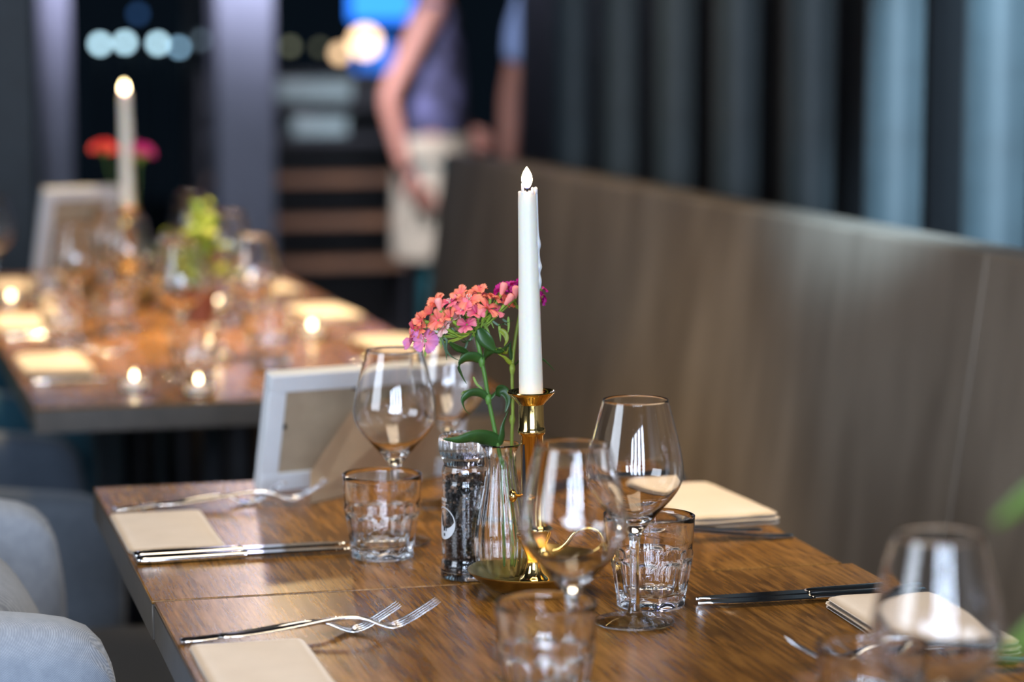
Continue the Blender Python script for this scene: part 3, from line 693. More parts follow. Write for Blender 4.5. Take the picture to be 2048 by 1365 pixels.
# ------------------------------------------------------------------ flowers
VB = Vector((VX, VY, 0))
def W3(px, py, dep=0.0):
    """offset (metres) from the vase foot for a point drawn at plane of the vase: right = px, up = py"""
    return RV*px + UP*py + FV*dep
def petal_mesh(kind, L=0.0095, wdt=0.0050, cup=0.18, seed=0):
    rnd = random.Random(seed); nu, nv = 6, 14; V, F = [], []
    for i in range(nu+1):
        s = i/nu
        w = wdt*(0.16 + 0.95*(s**0.85)) * (1 - 0.12*max(0, s-0.8)/0.2)
        for j in range(nv+1):
            t = j/nv*2-1
            rr = L*s*(1 - 0.22*t*t*s) + (0.0011*(1 if j % 2 else -0.5) if i == nu else 0)
            V.append((0.0008+rr, w*t, 0.0035*s*s*cup*4*(1) - 0.0022*t*t*s*(0.5+rnd.random()*0.2) + 0.0006*sin(5*t+seed)*s - 0.0035*s**3))
    n = len(V)
    for v in list(V): V.append((v[0], v[1], v[2]-0.00018))
    for i in range(nu):
        for j in range(nv):
            a = i*(nv+1)+j; F.append([a, a+1, a+nv+2, a+nv+1]); F.append([n+a, n+a+nv+1, n+a+nv+2, n+a+1])
    me = mesh_of(V, F, 'petal', True); return me
PET = {k: [petal_mesh(k, seed=s, cup=c) for s, c in ((1, 0.10), (2, 0.22), (3, 0.35))] for k in ('petal_salmon', 'petal_pink', 'petal_violet', 'petal_pale')}
PET['petal_magenta'] = [petal_mesh('m', 0.0055, 0.0030, c, s) for s, c in ((4, 0.2), (5, 0.35))]
PET['petal_red'] = [petal_mesh('m', 0.014, 0.0085, c, s) for s, c in ((4, 0.2), (5, 0.35))]
for k, l in PET.items():
    for me in l: me.materials.append(M[k])
calyx_m = lathe('calyx', smooth_pts([(0, -0.0125), (0.0010, -0.0125), (0.0016, -0.009), (0.0019, -0.004), (0.0017, 0.0), (0.0009, 0.001)], 3) + [(0, 0.001)], 10)
def stamen_mesh():
    bm = bmesh.new(); rnd = random.Random(3)
    me = None; V, F = [], []
    for k in range(8):
        a = k*2.4; d = Vector((cos(a)*0.45, sin(a)*0.45, 1)).normalized()
        base = len(V); u = d.orthogonal().normalized(); w = d.cross(u)
        for s, r in ((0, 0.00015), (0.0045, 0.00013), (0.0048, 0.0004), (0.0056, 0.00035)):
            for q in range(4): V.append(d*s + (u*cos(q*PI/2) + w*sin(q*PI/2))*r)
        for i in range(3):
            for q in range(4): F.append([base+i*4+q, base+i*4+(q+1) % 4, base+(i+1)*4+(q+1) % 4, base+(i+1)*4+q])
        F.append([base+12+q for q in range(4)])
    return mesh_of(V, F, 'stamens', True)
st_m = stamen_mesh()
def bloom(parent, pos, nrm, kind, np_=5, scale=1.0, stam=False, rnd=random, closed=0.0):
    q = Vector(nrm).normalized().to_track_quat('Z', 'Y')
    c = obj('blossom', calyx_m, M['bract'], parent, pos); c.rotation_euler = (q @ Euler((0, 0, rnd.random()*6)).to_quaternion()).to_euler(); c.scale = (scale,)*3
    for k in range(np_):
        p = obj('petal', rnd.choice(PET[kind]), None, c, (0, 0, 0.0005), (rnd.uniform(-.25, .25), -closed + rnd.uniform(-.25, .25), 2*PI*k/5 + rnd.uniform(-.12, .12)))
    if stam: obj('stamens', st_m, M['stamen'], c)
    return c
rnd = random.Random(11)
px = 0.000487
def vloc(x, y, dep=0.0):   # photo-derived proportions of the bouquet, metres from the vase foot
    return RV*((x-1004)*px) + UP*((1158-y)*px*0.992+dep*0.23) + FV*dep
fl = thing('sweet_william', 'sweet william with salmon and pink fringed blossoms, leaning left out of the vase', 'flower', (VX, VY, TZ))
def stem_path(pts, dep=None): return smooth_pts([vloc(*p) for p in pts], 5)
sp1 = stem_path([(1022, 1150, 0.004), (1020, 1080, 0.003), (1012, 960, 0.002), (1000, 885, 0.0), (990, 835, 0), (981, 790, 0), (975, 750, 0), (968, 715, 0), (961, 680, 0), (955, 655, 0.004)])
obj('stem', tube('stem', sp1, 0.0021, 10), M['stem'], fl)
for (x, y) in ((981, 790), (968, 715)):
    obj('node', lathe('node', [(0, -0.005), (0.0022, -0.005), (0.0034, 0), (0.0028, 0.004), (0, 0.006)], 12), M['stem'], fl, vloc(x, y))
def leaf(par, pts, wmax, side, mat, curl=0.0, shape=0.5, fold=0.3, name='leaf'):
    pp = smooth_pts([vloc(*p) for p in pts], 5); n = len(pp)
    ws = [wmax*px*max(0.04, sin(PI*min(1, (i/(n-1))**shape*0.93+0.05))) for i in range(n)]
    return obj(name, ribbon(name, pp, ws, side, 0.00035, fold, curl), M[mat], par)
SU = UP*0.8 - FV*0.5; SF = FV*0.7 + UP*0.4; SR = RV*0.9 + FV*0.3
leaf(fl, [(999, 886, 0), (985, 868, -.006), (955, 855, -.014), (922, 856, -.020), (893, 851, -.024)], 17, SU, 'leaf', 0.5)
leaf(fl, [(981, 792, 0), (965, 776, -.004), (945, 773, -.008), (932, 785, -.010), (936, 803, -.011), (946, 813, -.011)], 9, SU, 'leaf', 0.8)
leaf(fl, [(981, 790, 0), (996, 777, .003), (1012, 778, .004), (1020, 795, .002), (1014, 818, 0)], 13, SR+SU, 'leaf', -0.7)
leaf(fl, [(1003, 884, 0), (1008, 862, -.003), (1010, 840, -.003), (1020, 812, -.002)], 7, SR, 'leaf', 0.5)
leaf(fl, [(1003, 886, .003), (1006, 872, .003), (1011, 855, .002)], 4, SR, 'leaf_yellow', 0.3)
leaf(fl, [(967, 716, 0), (955, 705, -.004), (938, 703, -.008), (925, 716, -.010), (930, 735, -.010), (938, 752, -.010)], 12, SU+RV*0.4, 'leaf', 0.6)
leaf(fl, [(968, 714, 0), (974, 700, .003), (988, 692, .004), (1006, 694, .002), (1024, 678, 0)], 14, SU, 'leaf', 0.2)
leaf(fl, [(996, 700, .006), (1006, 696, .006), (1016, 700, .005), (1020, 688, .004)], 11, SU, 'leaf_yellow', 0.8)
leaf(fl, [(962, 646, -.004), (972, 662, -.005), (984, 678, -.004), (995, 692, -.002)], 15, SR+SU, 'leaf', 0.1, 0.8)
leaf(fl, [(905, 672, -.006), (920, 682, -.006), (938, 692, -.004), (952, 706, -.003)], 9, SU, 'leaf', 0.3, 0.8)
leaf(fl, [(1003, 652, 0), (1014, 660, 0), (1017, 672, -.001), (1012, 684, 0)], 6, SR, 'leaf_yellow', 0.7)
leaf(fl, [(940, 655, .006), (926, 668, .006), (932, 678, .004), (948, 675, .003)], 8, SU, 'leaf', 0.8)
# thin tendril-like bracts
for pts in ([(890, 668, 0), (899, 672, 0), (898, 690, 0), (908, 705, 0), (928, 715, 0)], [(888, 665, 0), (893, 680, 0), (898, 698, 0), (899, 713, 0)], [(955, 650, 0), (948, 665, -.004), (940, 672, -.004), (930, 668, 0)],
            [(960, 640, 0), (962, 655, 0), (964, 662, -.004)], [(975, 625, 0), (985, 634, 0), (992, 650, 0)], [(985, 630, 0), (1000, 642, 0), (1012, 640, 0), (1022, 645, 0)], [(1020, 625, 0), (1021, 645, 0), (1019, 660, 0)],
            [(1002, 640, 0), (1004, 660, 0), (1005, 676, 0)], [(908, 646, 0), (916, 655, 0), (926, 652, 0), (930, 660, 0)], [(905, 650, 0), (910, 662, 0), (922, 664, 0)], [(880, 668, 0), (886, 662, 0), (894, 664, 0), (900, 672, 0)],
            [(858, 690, 0), (857, 700, 0), (857, 706, 0)], [(888, 660, 0), (888, 675, 0), (888, 690, 0)], [(941, 672, 0), (935, 690, 0), (925, 705, -.004)], [(1008, 630, 0), (1018, 636, 0), (1030, 632, 0)],
            [(970, 640, 0), (980, 650, -.003), (984, 664, -.003)], [(950, 775, -.006), (935, 770, -.006), (927, 778, -.006)], [(951, 745, 0), (958, 760, 0), (968, 770, 0), (978, 790, 0)]):
    leaf(fl, pts, 2.6, SR+SU*0.3, rnd.choice(['bract', 'bract', 'leaf_yellow', 'leaf']), 0.4, 0.6, 0.2, 'bract')
head = vloc(950, 672)
BL = [(926, 582, 0, 'petal_salmon'), (944, 588, -.006, 'petal_salmon'), (962, 583, .008, 'petal_salmon'), (985, 588, 0, 'petal_salmon'), (1000, 596, .008, 'petal_salmon'), (978, 604, -.010, 'petal_salmon'),
      (906, 596, -.004, 'petal_pink'), (920, 600, .010, 'petal_pink'), (935, 606, -.010, 'petal_pink'), (958, 612, -.012, 'petal_pink'), (990, 612, -.004, 'petal_pink'), (946, 600, 0, 'petal_salmon'),
      (884, 606, .004, 'petal_salmon'), (870, 622, 0, 'petal_salmon'), (855, 632, -.003, 'petal_salmon'), (884, 628, -.008, 'petal_salmon'), (908, 620, -.012, 'petal_salmon'), (922, 622, -.008, 'petal_pale'),
      (896, 640, -.010, 'petal_pale'), (876, 646, -.002, 'petal_salmon'), (940, 632, -.014, 'petal_pink'), (966, 598, .016, 'petal_pink'), (1012, 604, .002, 'petal_salmon'), (915, 608, .002, 'petal_pink'),
      (848, 652, 0, 'petal_salmon'), (836, 656, .004, 'petal_pink'), (834, 672, 0, 'petal_violet'), (858, 668, -.008, 'petal_violet')]
for i, (x, y, d, k) in enumerate(BL):
    p = vloc(x, y, d); nr = (p - head); nr += Vector((rnd.uniform(-1, 1), rnd.uniform(-1, 1), rnd.uniform(-.4, .9)))*0.018 - FV*0.012
    if i == 27: nr = -FV*0.9 - RV*0.2 + UP*0.2
    bloom(fl, p, nr, k, 5, rnd.uniform(0.92, 1.16) if i != 27 else 1.2, i in (27, 18, 1, 6, 13), rnd, rnd.uniform(0.1, 0.75) if i != 27 else 0.0)
    # pedicel towards the head centre
    b = head + (p-head)*0.12 + UP*0.004; nn = Vector(nr).normalized(); q0 = p - nn*0.012
    m_ = (b+q0)/2 + RV*rnd.uniform(-.003, .003) - UP*0.003
    obj('pedicel', tube('pedicel', smooth_pts([b, m_, q0], 4), 0.00085, 6), M[rnd.choice(['bract', 'bract', 'leaf_yellow'])], fl)
    for _ in range(2):
        e_ = q0 + nn*rnd.uniform(0.004, 0.011) + Vector((rnd.uniform(-1, 1), rnd.uniform(-1, 1), rnd.uniform(-1, .6)))*0.007
        pp = smooth_pts([q0, (q0+e_)/2 + RV*rnd.uniform(-.002, .002), e_], 3); n_ = len(pp)
        obj('bract', ribbon('bract', pp, [0.0007*max(.1, sin(PI*(0.15+0.83*s/(n_-1)))) for s in range(n_)], SR, 0.0002, 0.2), M[rnd.choice(['bract', 'leaf_yellow', 'leaf'])], fl)
# buds
bud_m = lathe('bud', smooth_pts([(0, -0.004), (0.0015, -0.003), (0.0030, 0.002), (0.0038, 0.006), (0.0030, 0.0085), (0.0010, 0.0092), (0, 0.0090)], 3), 12)
for (x, y, d, tx) in ((964, 612, -.014, .3), (1018, 592, -.006, .8), (1034, 580, -.004, .1), (886, 600, -.010, -.2), (1008, 576, 0, .3)):
    o = obj('bud', bud_m, M['petal_pale'], fl, vloc(x, y, d)); o.rotation_euler = (RV*tx + UP).to_track_quat('Z', 'Y').to_euler()
    p = vloc(x, y, d)
    obj('pedicel', tube('pedicel', smooth_pts([head+UP*0.006+(p-head)*0.2, (head+p)/2 - UP*0.001, p - UP*0.003 - RV*0.003*tx], 4), [0.0008]*4+[0.0012]*4+[0.0018], 6), M['bract'], fl)
# second flower behind the candle
f2 = thing('sweet_william', 'sweet william with small dark magenta blossoms, mostly hidden behind the white candle', 'flower', (VX, VY, TZ))
sp2 = stem_path([(1030, 1150, .006), (1032, 1060, .005), (1031, 960, .007), (1027, 889, .010), (1029, 820, .010), (1028, 738, .012), (1034, 680, .014), (1044, 628, .018)])
obj('stem', tube('stem', sp2, 0.0017, 10), M['stem_pale'], f2)
for (x, y) in ((1028, 738), (1028, 840)):
    obj('node', lathe('node', [(0, -0.005), (0.0018, -0.005), (0.0030, 0), (0.0024, 0.004), (0, 0.006)], 12), M['stem_pale'], f2, vloc(x, y, .011))
leaf(f2, [(1028, 730, .012), (1020, 722, .010), (1012, 712, .008), (1002, 706, .006)], 5, SU, 'leaf_yellow', 0.3)
leaf(f2, [(1030, 735, .014), (1050, 722, .020), (1085, 727, .024), (1100, 738, .024), (1112, 752, .024)], 3.5, SU, 'leaf', 0.2)
leaf(f2, [(1029, 800, .012), (1034, 790, .012), (1040, 785, .012)], 4, SU, 'leaf_yellow', 0.2)
leaf(f2, [(1031, 725, .012), (1024, 700, .010), (1026, 680, .010)], 5, SR, 'leaf', 0.5)
h2 = vloc(1046, 628, .020)
for i in range(26):
    a = rnd.uniform(0, 2*PI); rr = math.sqrt(rnd.random())
    p = vloc(1046, 600, .020) + (RV*cos(a) + FV*sin(a))*rr*0.020 + UP*(0.018*(1-rr*rr) - 0.004)
    bloom(f2, p, (p-h2) + Vector((rnd.uniform(-1, 1), rnd.uniform(-1, 1), .4))*0.008, 'petal_magenta', 5, rnd.uniform(.8, 1.1), False, rnd, rnd.uniform(.0, .5))
for (x, y, d) in ((1004, 578, .014), (1012, 574, .016), (1008, 588, .010), (1086, 583, .020), (1087, 598, .020), (1084, 606, .020), (1000, 584, .012)):
    p = vloc(x, y, d); bloom(f2, p, (p-h2), 'petal_magenta', 5, 1.0, False, rnd, .2)
    obj('pedicel', tube('pedicel', smooth_pts([h2, (h2+p)/2-UP*.002, p - (p-h2).normalized()*0.011], 3), 0.0007, 6), M['bract'], f2)

# ------------------------------------------------------------------ pepper mill
PX, PY = 0.5790, 2.318
pm = thing('pepper_mill', 'clear glass pepper mill full of black peppercorns, left of the vase', 'pepper mill', (PX, PY, TZ))
bo = smooth_pts([(0.0205, 0.0), (0.0232, 0.001), (0.0238, 0.004), (0.0236, 0.014), (0.0222, 0.018), (0.0218, 0.021), (0.0224, 0.026), (0.0225, 0.060), (0.0224, 0.092), (0.0214, 0.097), (0.0220, 0.101), (0.0226, 0.105), (0.0214, 0.110), (0.0205, 0.112)], 3)
bp_ = [(0, 0.0006)] + [tuple(q) for q in bo] + [(r-0.0022, z) for r, z in bo if z > 0.004][::-1] + [(0, 0.0045)]
obj('bottle', lathe('bottle', bp_, 64, angle=None), M['glass'], pm)
# peppercorns: every corn real geometry in one part
V, F = [], []; rp = random.Random(5)
bmi = bmesh.new(); bmesh.ops.create_icosphere(bmi, subdivisions=1, radius=1); bmi.verts.index_update()
iv = [v.co.copy() for v in bmi.verts]; ifc = [[v.index for v in f.verts] for f in bmi.faces]; bmi.free()
mi = []
for z in [0.0065 + 0.0034*k for k in range(28)]:
    n_ = 28
    for k in range(n_):
        a = 2*PI*(k+rp.random()*0.7)/n_ + z*300; r_ = 0.0178 if z > 0.02 else 0.0190
        r_ -= rp.random()*0.0016; s = rp.uniform(0.0016, 0.0024); b0 = len(V); zz = z + rp.uniform(-.0012, .0012)
        if zz > 0.1: zz = 0.1 - rp.random()*0.003
        for v in iv: V.append((r_*cos(a)+v.x*s, r_*sin(a)+v.y*s, zz+v.z*s*rp.uniform(.85, 1.1)))
        lt = rp.random() < 0.10
        for f in ifc: F.append([b0+q for q in f]); mi.append(1 if lt else 0)
    for k in range(14):
        a = rp.random()*6.28; r_ = rp.uniform(0.004, 0.0150); s = 0.0026; b0 = len(V)
        for v in iv: V.append((r_*cos(a)+v.x*s, r_*sin(a)+v.y*s, z+v.z*s))
        for f in ifc: F.append([b0+q for q in f]); mi.append(0)
me = bpy.data.meshes.new('peppercorns'); me.from_pydata(V, [], F); me.materials.append(M['pepper']); me.materials.append(M['pepper_light'])
for p, k in zip(me.polygons, mi): p.material_index = k; p.use_smooth = True
o = obj('peppercorns', me, None, pm); o['kind'] = 'stuff'
def cap_rf(i, r, z, th):
    if i < 3 or r < 0.0235 or z > 0.1405 or z < 0.120: return r
    return r + 0.0005*cos(26*th)
cp = [(0.0, 0.1130), (0.0205, 0.1130), (0.0212, 0.1150), (0.0212, 0.1175), (0.0222, 0.1180), (0.0222, 0.1200), (0.0238, 0.1215), (0.0248, 0.1250), (0.0250, 0.1330), (0.0246, 0.1375), (0.0236, 0.1402), (0.0215, 0.1415), (0.0190, 0.1408), (0.0170, 0.1400), (0.0120, 0.1405), (0.0, 0.1410)]
obj('cap', lathe('cap', cp, 156, cap_rf, angle=35), M['plastic'], pm)
gp = [(0.0, 0.1105), (0.0200, 0.1105), (0.0200, 0.1128), (0.0, 0.1128)]
obj('grinder_ring', lathe('grinder_ring', gp, 48), M['plastic'], pm)
# printed label: thin patches that follow the glass
def patch(name, fn, us, vs, r, th0):
    V, F = [], []; nu, nv = us, vs
    for i in range(nu+1):
        for j in range(nv+1):
            a, z = fn(i/nu, j/nv); th = th0 + a/r
            V.append((r*cos(th), r*sin(th), z))
    for i in range(nu):
        for j in range(nv):
            q = i*(nv+1)+j; F.append([q, q+1, q+nv+2, q+nv+1])
    me = mesh_of(V, F, name, True); return me
th_c = math.atan2(-FV.y*0.45 - RV.y*0.9, -FV.x*0.45 - RV.x*0.9)
lp = obj('label_print', patch('label_print', lambda u, v: ((0.0150+0.0010*v)*cos(2*PI*u), 0.0560 + (0.0150+0.0010*v)*sin(2*PI*u)), 40, 1, 0.02275, th_c), M['print'], pm)
def lower(u, v):
    t = -PI*0.97 + u*PI*0.94*1.0; R_ = 0.0150
    x = R_*cos(t); z0 = R_*sin(t); zt = -0.001 + 0.006*sin(u*7+0.5)*0.6 + (0.006 if u < .4 else 0)
    return (x, 0.0560 + z0 + (max(z0, zt)-z0)*v)
obj('label_emblem', patch('label_emblem', lower, 24, 4, 0.02277, th_c), M['print'], lp)
for (a0, a1, z0, z1) in ((-0.006, -0.004, 0.0775, 0.0805), (-0.003, -0.0016, 0.0775, 0.0805), (-0.0006, 0.0012, 0.0775, 0.0805), (0.0022, 0.0026, 0.0775, 0.0812), (0.0036, 0.0052, 0.0775, 0.0805), (-0.008, 0.008, 0.0745, 0.0748)):
    obj('label_letter', patch('label_letter', lambda u, v, a0=a0, a1=a1, z0=z0, z1=z1: (a0+(a1-a0)*u, z0+(z1-z0)*v), 3, 1, 0.02275, th_c), M['print'], lp)
for (a0, a1, z0, z1) in ((0.000, 0.003, 0.0485, 0.0525), (0.004, 0.0055, 0.0485, 0.0525), (0.0005, 0.003, 0.0435, 0.0462)):
    obj('label_letter', patch('label_letter', lambda u, v, a0=a0, a1=a1, z0=z0, z1=z1: (a0+(a1-a0)*u, z0+(z1-z0)*v), 3, 1, 0.02285, th_c), M['wick'], lp)

# ------------------------------------------------------------------ picture frames (seen from behind)
def frame(x, y, rz, w, h, label, lean=0.27, bar=0.022):
    t = thing('picture_frame', label, 'picture frame', (x, y, TZ), rz)
    L_ = Matrix.Rotation(lean, 4, 'X')
    def fb(name, me, mat, par=t):
        me.transform(L_); return obj(name, me, mat, par)
    d = 0.018
    fb('frame_bar', box('frame_bar', 0, w, 0, d, 0.0003, bar, 0.0015), M['white_frame']); fb('frame_bar', box('frame_bar', 0, w, 0, d, h-bar, h, 0.0015), M['white_frame'])
    fb('frame_bar', box('frame_bar', 0, bar, 0, d, bar, h-bar, 0.0015), M['white_frame']); fb('frame_bar', box('frame_bar', w-bar, w, 0, d, bar, h-bar, 0.0015), M['white_frame'])
    fb('backing_board', box('backing_board', bar-0.001, w-bar+0.001, 0.004, 0.007, bar-0.001, h-bar+0.001), M['board'])
    fb('picture', box('picture', bar, w-bar, 0.0105, 0.0112, bar, h-bar), M['napkin'])
    for (u, v) in ((bar+0.001, h*0.55), (w*0.42, h-bar-0.001), (w-bar-0.001, h*0.55), (w*0.8, h-bar-0.001)):
        fb('clip', box('clip', u-0.004, u+0.004, 0.001, 0.004, v-0.003, v+0.003, 0.001), M['black_metal'])
    # easel leg: hinged near the top of the board, foot behind
    # cardboard strut that swings out like a door: hinge line on the board, slanted free edge
    sl = sin(lean)/cos(lean)
    hx, ox, on = w*0.86, w*0.09, -h*0.62
    P2 = [(ox, on, 0.0006), (ox, on, 0.036), (ox+0.30*(hx-ox), on*0.70-0.005, h*0.66), (hx, 0.003-h*0.80*sl, h*0.80), (hx, 0.0-0.004, 0.0006)]
    V = [(a, b2, c) for a, b2, c in P2] + [(a+0.0025, b2+0.0035, c) for a, b2, c in P2]
    F = [[0, 1, 2, 3, 4], [9, 8, 7, 6, 5]] + [[k, (k+1) % 5, 5+(k+1) % 5, 5+k] for k in range(5)]
    obj('easel_leg', mesh_of(V, F, 'easel_leg'), M['stand_board'], t)
    return t
frame(0.4600, 2.822, math.radians(14), 0.262, 0.146, 'white picture frame seen from behind with tan easel leg, on the near table')
frame(0.375, 5.07, math.radians(24), 0.170, 0.232, 'blurred white picture frame seen from behind, left of the far candle')

# ------------------------------------------------------------------ rear tables: settings
gw, gt = 'wine glasses on the rear tables', 'tumblers on the rear tables'
for (x, y, lab) in ((0.520, 3.93, 'nearest wine glass on the left of the rear tables'), (0.655, 4.05, 'wine glass before the green potted plant, at the right of it'),
                    (0.508, 4.55, 'wine glass left of the green plant on the rear tables'), (0.70, 4.62, 'wine glass right of the green plant, farther back'),
                    (0.30, 5.12, 'wine glass beside the blurred white frame'), (0.72, 5.25, 'wine glass right of the far candle'), (0.40, 4.40, 'wine glass nearest the left edge of the rear tables'), (0.50, 4.80, 'wine glass in front of the far candle')):
    wine(x, y, lab, gw, True)
for (x, y, lab) in ((0.521, 3.79, 'large blurred tumbler nearest the front edge of the rear tables'), (0.665, 3.95, 'tumbler beside the nearest right wine glass of the rear tables'), (0.475, 4.46, 'tumbler left of the terracotta pot'),
                    (0.73, 4.53, 'tumbler right of the terracotta pot'), (0.38, 4.74, 'tumbler before the blurred white frame'), (0.37, 4.32, 'tumbler beside the left napkins of the rear tables')):
    tumb(x, y, lab, gt, True)
napkin(0.325, 4.000, 0.02, 'blurred napkin at the front left of the rear tables', True)
napkin(0.325, 4.600, 0.0, 'blurred napkin second on the left of the rear tables', True)
napkin(0.905, 4.105, 0.06, 'blurred cream napkin at the front right corner of the rear tables, above the picture frame', True)
napkin(0.885, 4.640, 0.05, 'blurred glowing napkin second on the right edge of the rear tables', True)
napkin(0.860, 5.130, 0.05, 'blurred napkin farthest back on the right of the rear tables', True)
napkin(0.330, 5.30, 0.0, 'blurred napkin at the far left beside the far picture frame', True)
for (y, q) in ((3.84, 'front left'), (4.44, 'second left')):
    knife(0.275, y-0.02, 0, 0.02, 'blurred knife before the %s napkin of the rear tables' % q)
    fork(0.275, y+0.30, 0, 0.02, 'blurred fork behind the %s napkin of the rear tables' % q)
for (y, q) in ((4.49, 'second right'), (3.95, 'front right')):
    fork(0.95, y-0.01, 0, PI-0.02, 'blurred fork before the %s napkin of the rear tables' % q)
    knife(0.95, y+0.29, 0, PI, 'blurred knife behind the %s napkin of the rear tables' % q)
M['glint_glow'] = emit_mat('glint_standin_flame', (1.0, 0.72, 0.34), 30)  # added small flames standing in for glints of lamps in the glassware
glint_cup = lathe('glint_standin_glass', [(0, 0.0), (0.021, 0.0), (0.0225, 0.002), (0.0245, 0.030), (0.0235, 0.0302), (0.0212, 0.003), (0, 0.0026)], 40, angle=50)
glint_wax = lathe('wax', [(0, 0.0030), (0.0185, 0.0030), (0.0188, 0.014), (0.0175, 0.0145), (0, 0.0135)], 32)
def glint_standin(x, y, lab):
    t = thing('glint_standin', lab, 'candle', (x, y, TZ), 0, 'added glint stand-ins on the rear tables')
    obj('glass_cup', glint_cup, M['glass'], t); obj('wax', glint_wax, M['wax'], t)
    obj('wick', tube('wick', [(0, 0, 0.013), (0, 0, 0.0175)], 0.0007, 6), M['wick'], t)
    obj('flame', flame_mesh, M['glint_glow'], t, (0, 0, 0.0165)).scale = (0.75, 0.75, 0.55)
for (x, y, lab) in ((0.507, 3.650, 'added glint stand-in nearest the front edge of the rear tables'), (0.800, 4.310, 'added glint stand-in beside the glowing napkin on the right of the rear tables'), (0.705, 4.795, 'added glint stand-in right of the green plant'),
                    (0.800, 5.000, 'added glint stand-in farther back near the right edge of the rear tables'), (0.648, 5.120, 'added glint stand-in just right of the far vase'), (0.707, 5.555, 'added glint stand-in at the far end of the rear tables'), (0.323, 4.955, 'added glint stand-in at the left edge of the picture'), (0.420, 3.715, 'added glint stand-in beside the front left napkin of the rear tables'), (0.590, 4.020, 'added glint stand-in between the two nearest wine glasses of the rear tables')):
    glint_standin(x, y, lab)
# far centrepiece: candlestick, candle, vase, flowers
FX, FY = 0.553, 4.95
dup(cs, (FX, FY, TZ), 0, 'blurred brass candlestick under the far candle on the rear tables')
c2 = dup(cd, (FX, FY, TZ+0.1805), 0, 'blurred lit white taper candle at the far end of the rear tables')
c2.rotation_euler = (0, -0.01, 0); c2.scale = (1.1, 1.1, 1.16)
v2 = obj('vase', vase_m, M['vase_glass'], None, (0.578, 5.105, TZ)); tag(v2, 'blurred glass vase behind the far candle', 'vase')
obj('water', water_m, M['water'], v2)['kind'] = 'stuff'
def big_flower(x, y, ox, oy, hz, kind, label, seed):
    t = thing('flower', label, 'flower', (x, y, TZ)); r_ = random.Random(seed)
    obj('stem', tube('stem', smooth_pts([(0, 0, 0.01), (ox*0.12, oy*0.12, 0.12), (ox*0.6, oy*0.6, hz*0.72), (ox, oy, hz)], 5), 0.0020, 8), M['stem'], t)
    for i in range(14):
        a = 2.4*i; rr = math.sqrt(i/14)
        p = Vector((ox + cos(a)*rr*0.018, oy + sin(a)*rr*0.018, hz + 0.010*(1-rr)))
        bloom(t, p, Vector((cos(a)*rr*0.9, sin(a)*rr*0.9, 0.8)), kind, 5, 1.0 if kind == 'petal_red' else 2.2, False, r_, .5)
    return t
big_flower(0.578, 5.105, -0.055, -0.02, 0.300, 'petal_red', 'blurred red flower left of the far candle', 3)
big_flower(0.578, 5.105, 0.016, -0.01, 0.292, 'petal_magenta', 'blurred magenta flower right of the far candle', 4)
# potted plant
pt = thing('potted_plant', 'blurred yellow-green plant in a small terracotta pot on the rear tables', 'plant', (0.630, 4.50, TZ))
M['terracotta'] = pmat('terracotta', (0.28, 0.085, 0.045), 0.8, bump=0.2, bscale=100, var=0.2, vscale=30)
obj('pot', lathe('pot', [(0, 0), (0.024, 0), (0.031, 0.055), (0.034, 0.055), (0.035, 0.067), (0.031, 0.067), (0.028, 0.060), (0, 0.058)], 40), M['terracotta'], pt)
rl = random.Random(9)
for i in range(60):
    a = rl.random()*2*PI; out = rl.uniform(0.010, 0.070); h = rl.uniform(0.10, 0.235)*(1-out*2.6)
    base = Vector((cos(a)*0.008, sin(a)*0.008, 0.058)); tip = Vector((cos(a)*out, sin(a)*out, max(0.075, h)))
    mid = (base+tip)/2 + Vector((0, 0, 0.012)); pp = smooth_pts([base, mid, tip, tip + Vector((cos(a)*0.014, sin(a)*0.014, -0.004))], 4); n_ = len(pp)
    sd_ = Vector((-sin(a), cos(a), 0.2))
    ws = [0.0008 if s < n_*0.45 else 0.0105*max(.08, sin(PI*min(.98, (s-n_*0.45)/(n_*0.55)*0.9+0.05))) for s in range(n_)]
    obj('leaf', ribbon('leaf', pp, ws, sd_, 0.0004, 0.25), M['leaf_yellow' if i % 3 else 'bract'], pt)
# pepper mill of the rear tables
dup(pm, (0.625, 4.82, TZ), 0.4, 'blurred pepper mill beside the far candlestick')

# green sprig on the near table outside the frame
gv = obj('vase', vase_m, M['vase_glass'], None, (0.621, 1.098, TZ)); tag(gv, 'glass vase just outside the right edge holding the blurred green sprig', 'vase')
obj('water', water_m, M['water'], gv)['kind'] = 'stuff'
gs = thing('leafy_sprig', 'strongly blurred green leaves reaching in at the right edge', 'plant', (0.621, 1.098, TZ))
def gleaf(pts, w, mat='leaf_yellow'):
    pp = smooth_pts(pts, 5); n_ = len(pp)
    obj('leaf', ribbon('leaf', pp, [w*max(.05, sin(PI*(0.04+0.92*(s/(n_-1))**.7))) for s in range(n_)], UP*0.9-FV*0.4, 0.0004, 0.2), M[mat], gs)
obj('stem', tube('stem', smooth_pts([(0, 0, 0.01), (0.002, 0, 0.12), (-0.004, 0, 0.20), (-0.006, 0, 0.32)], 5), 0.002, 8), M['stem'], gs)
M['leaf_mid'] = pmat('fresh_green_leaf', (0.13, 0.23, 0.035), 0.5, var=0.2, vscale=40)
gleaf([(-0.004, 0, 0.290), (-0.025, 0.004, 0.300), (-0.048, 0.010, 0.298), (-0.072, 0.016, 0.282)], 0.012, 'leaf_mid')
gleaf([(-0.004, 0, 0.225), (-0.025, 0.004, 0.232), (-0.046, 0.010, 0.228), (-0.066, 0.016, 0.212)], 0.013, 'leaf_mid')
gleaf([(-0.004, 0, 0.200), (-0.025, 0.000, 0.195), (-0.045, 0.004, 0.190), (-0.058, 0.010, 0.178)], 0.012, 'leaf_mid')
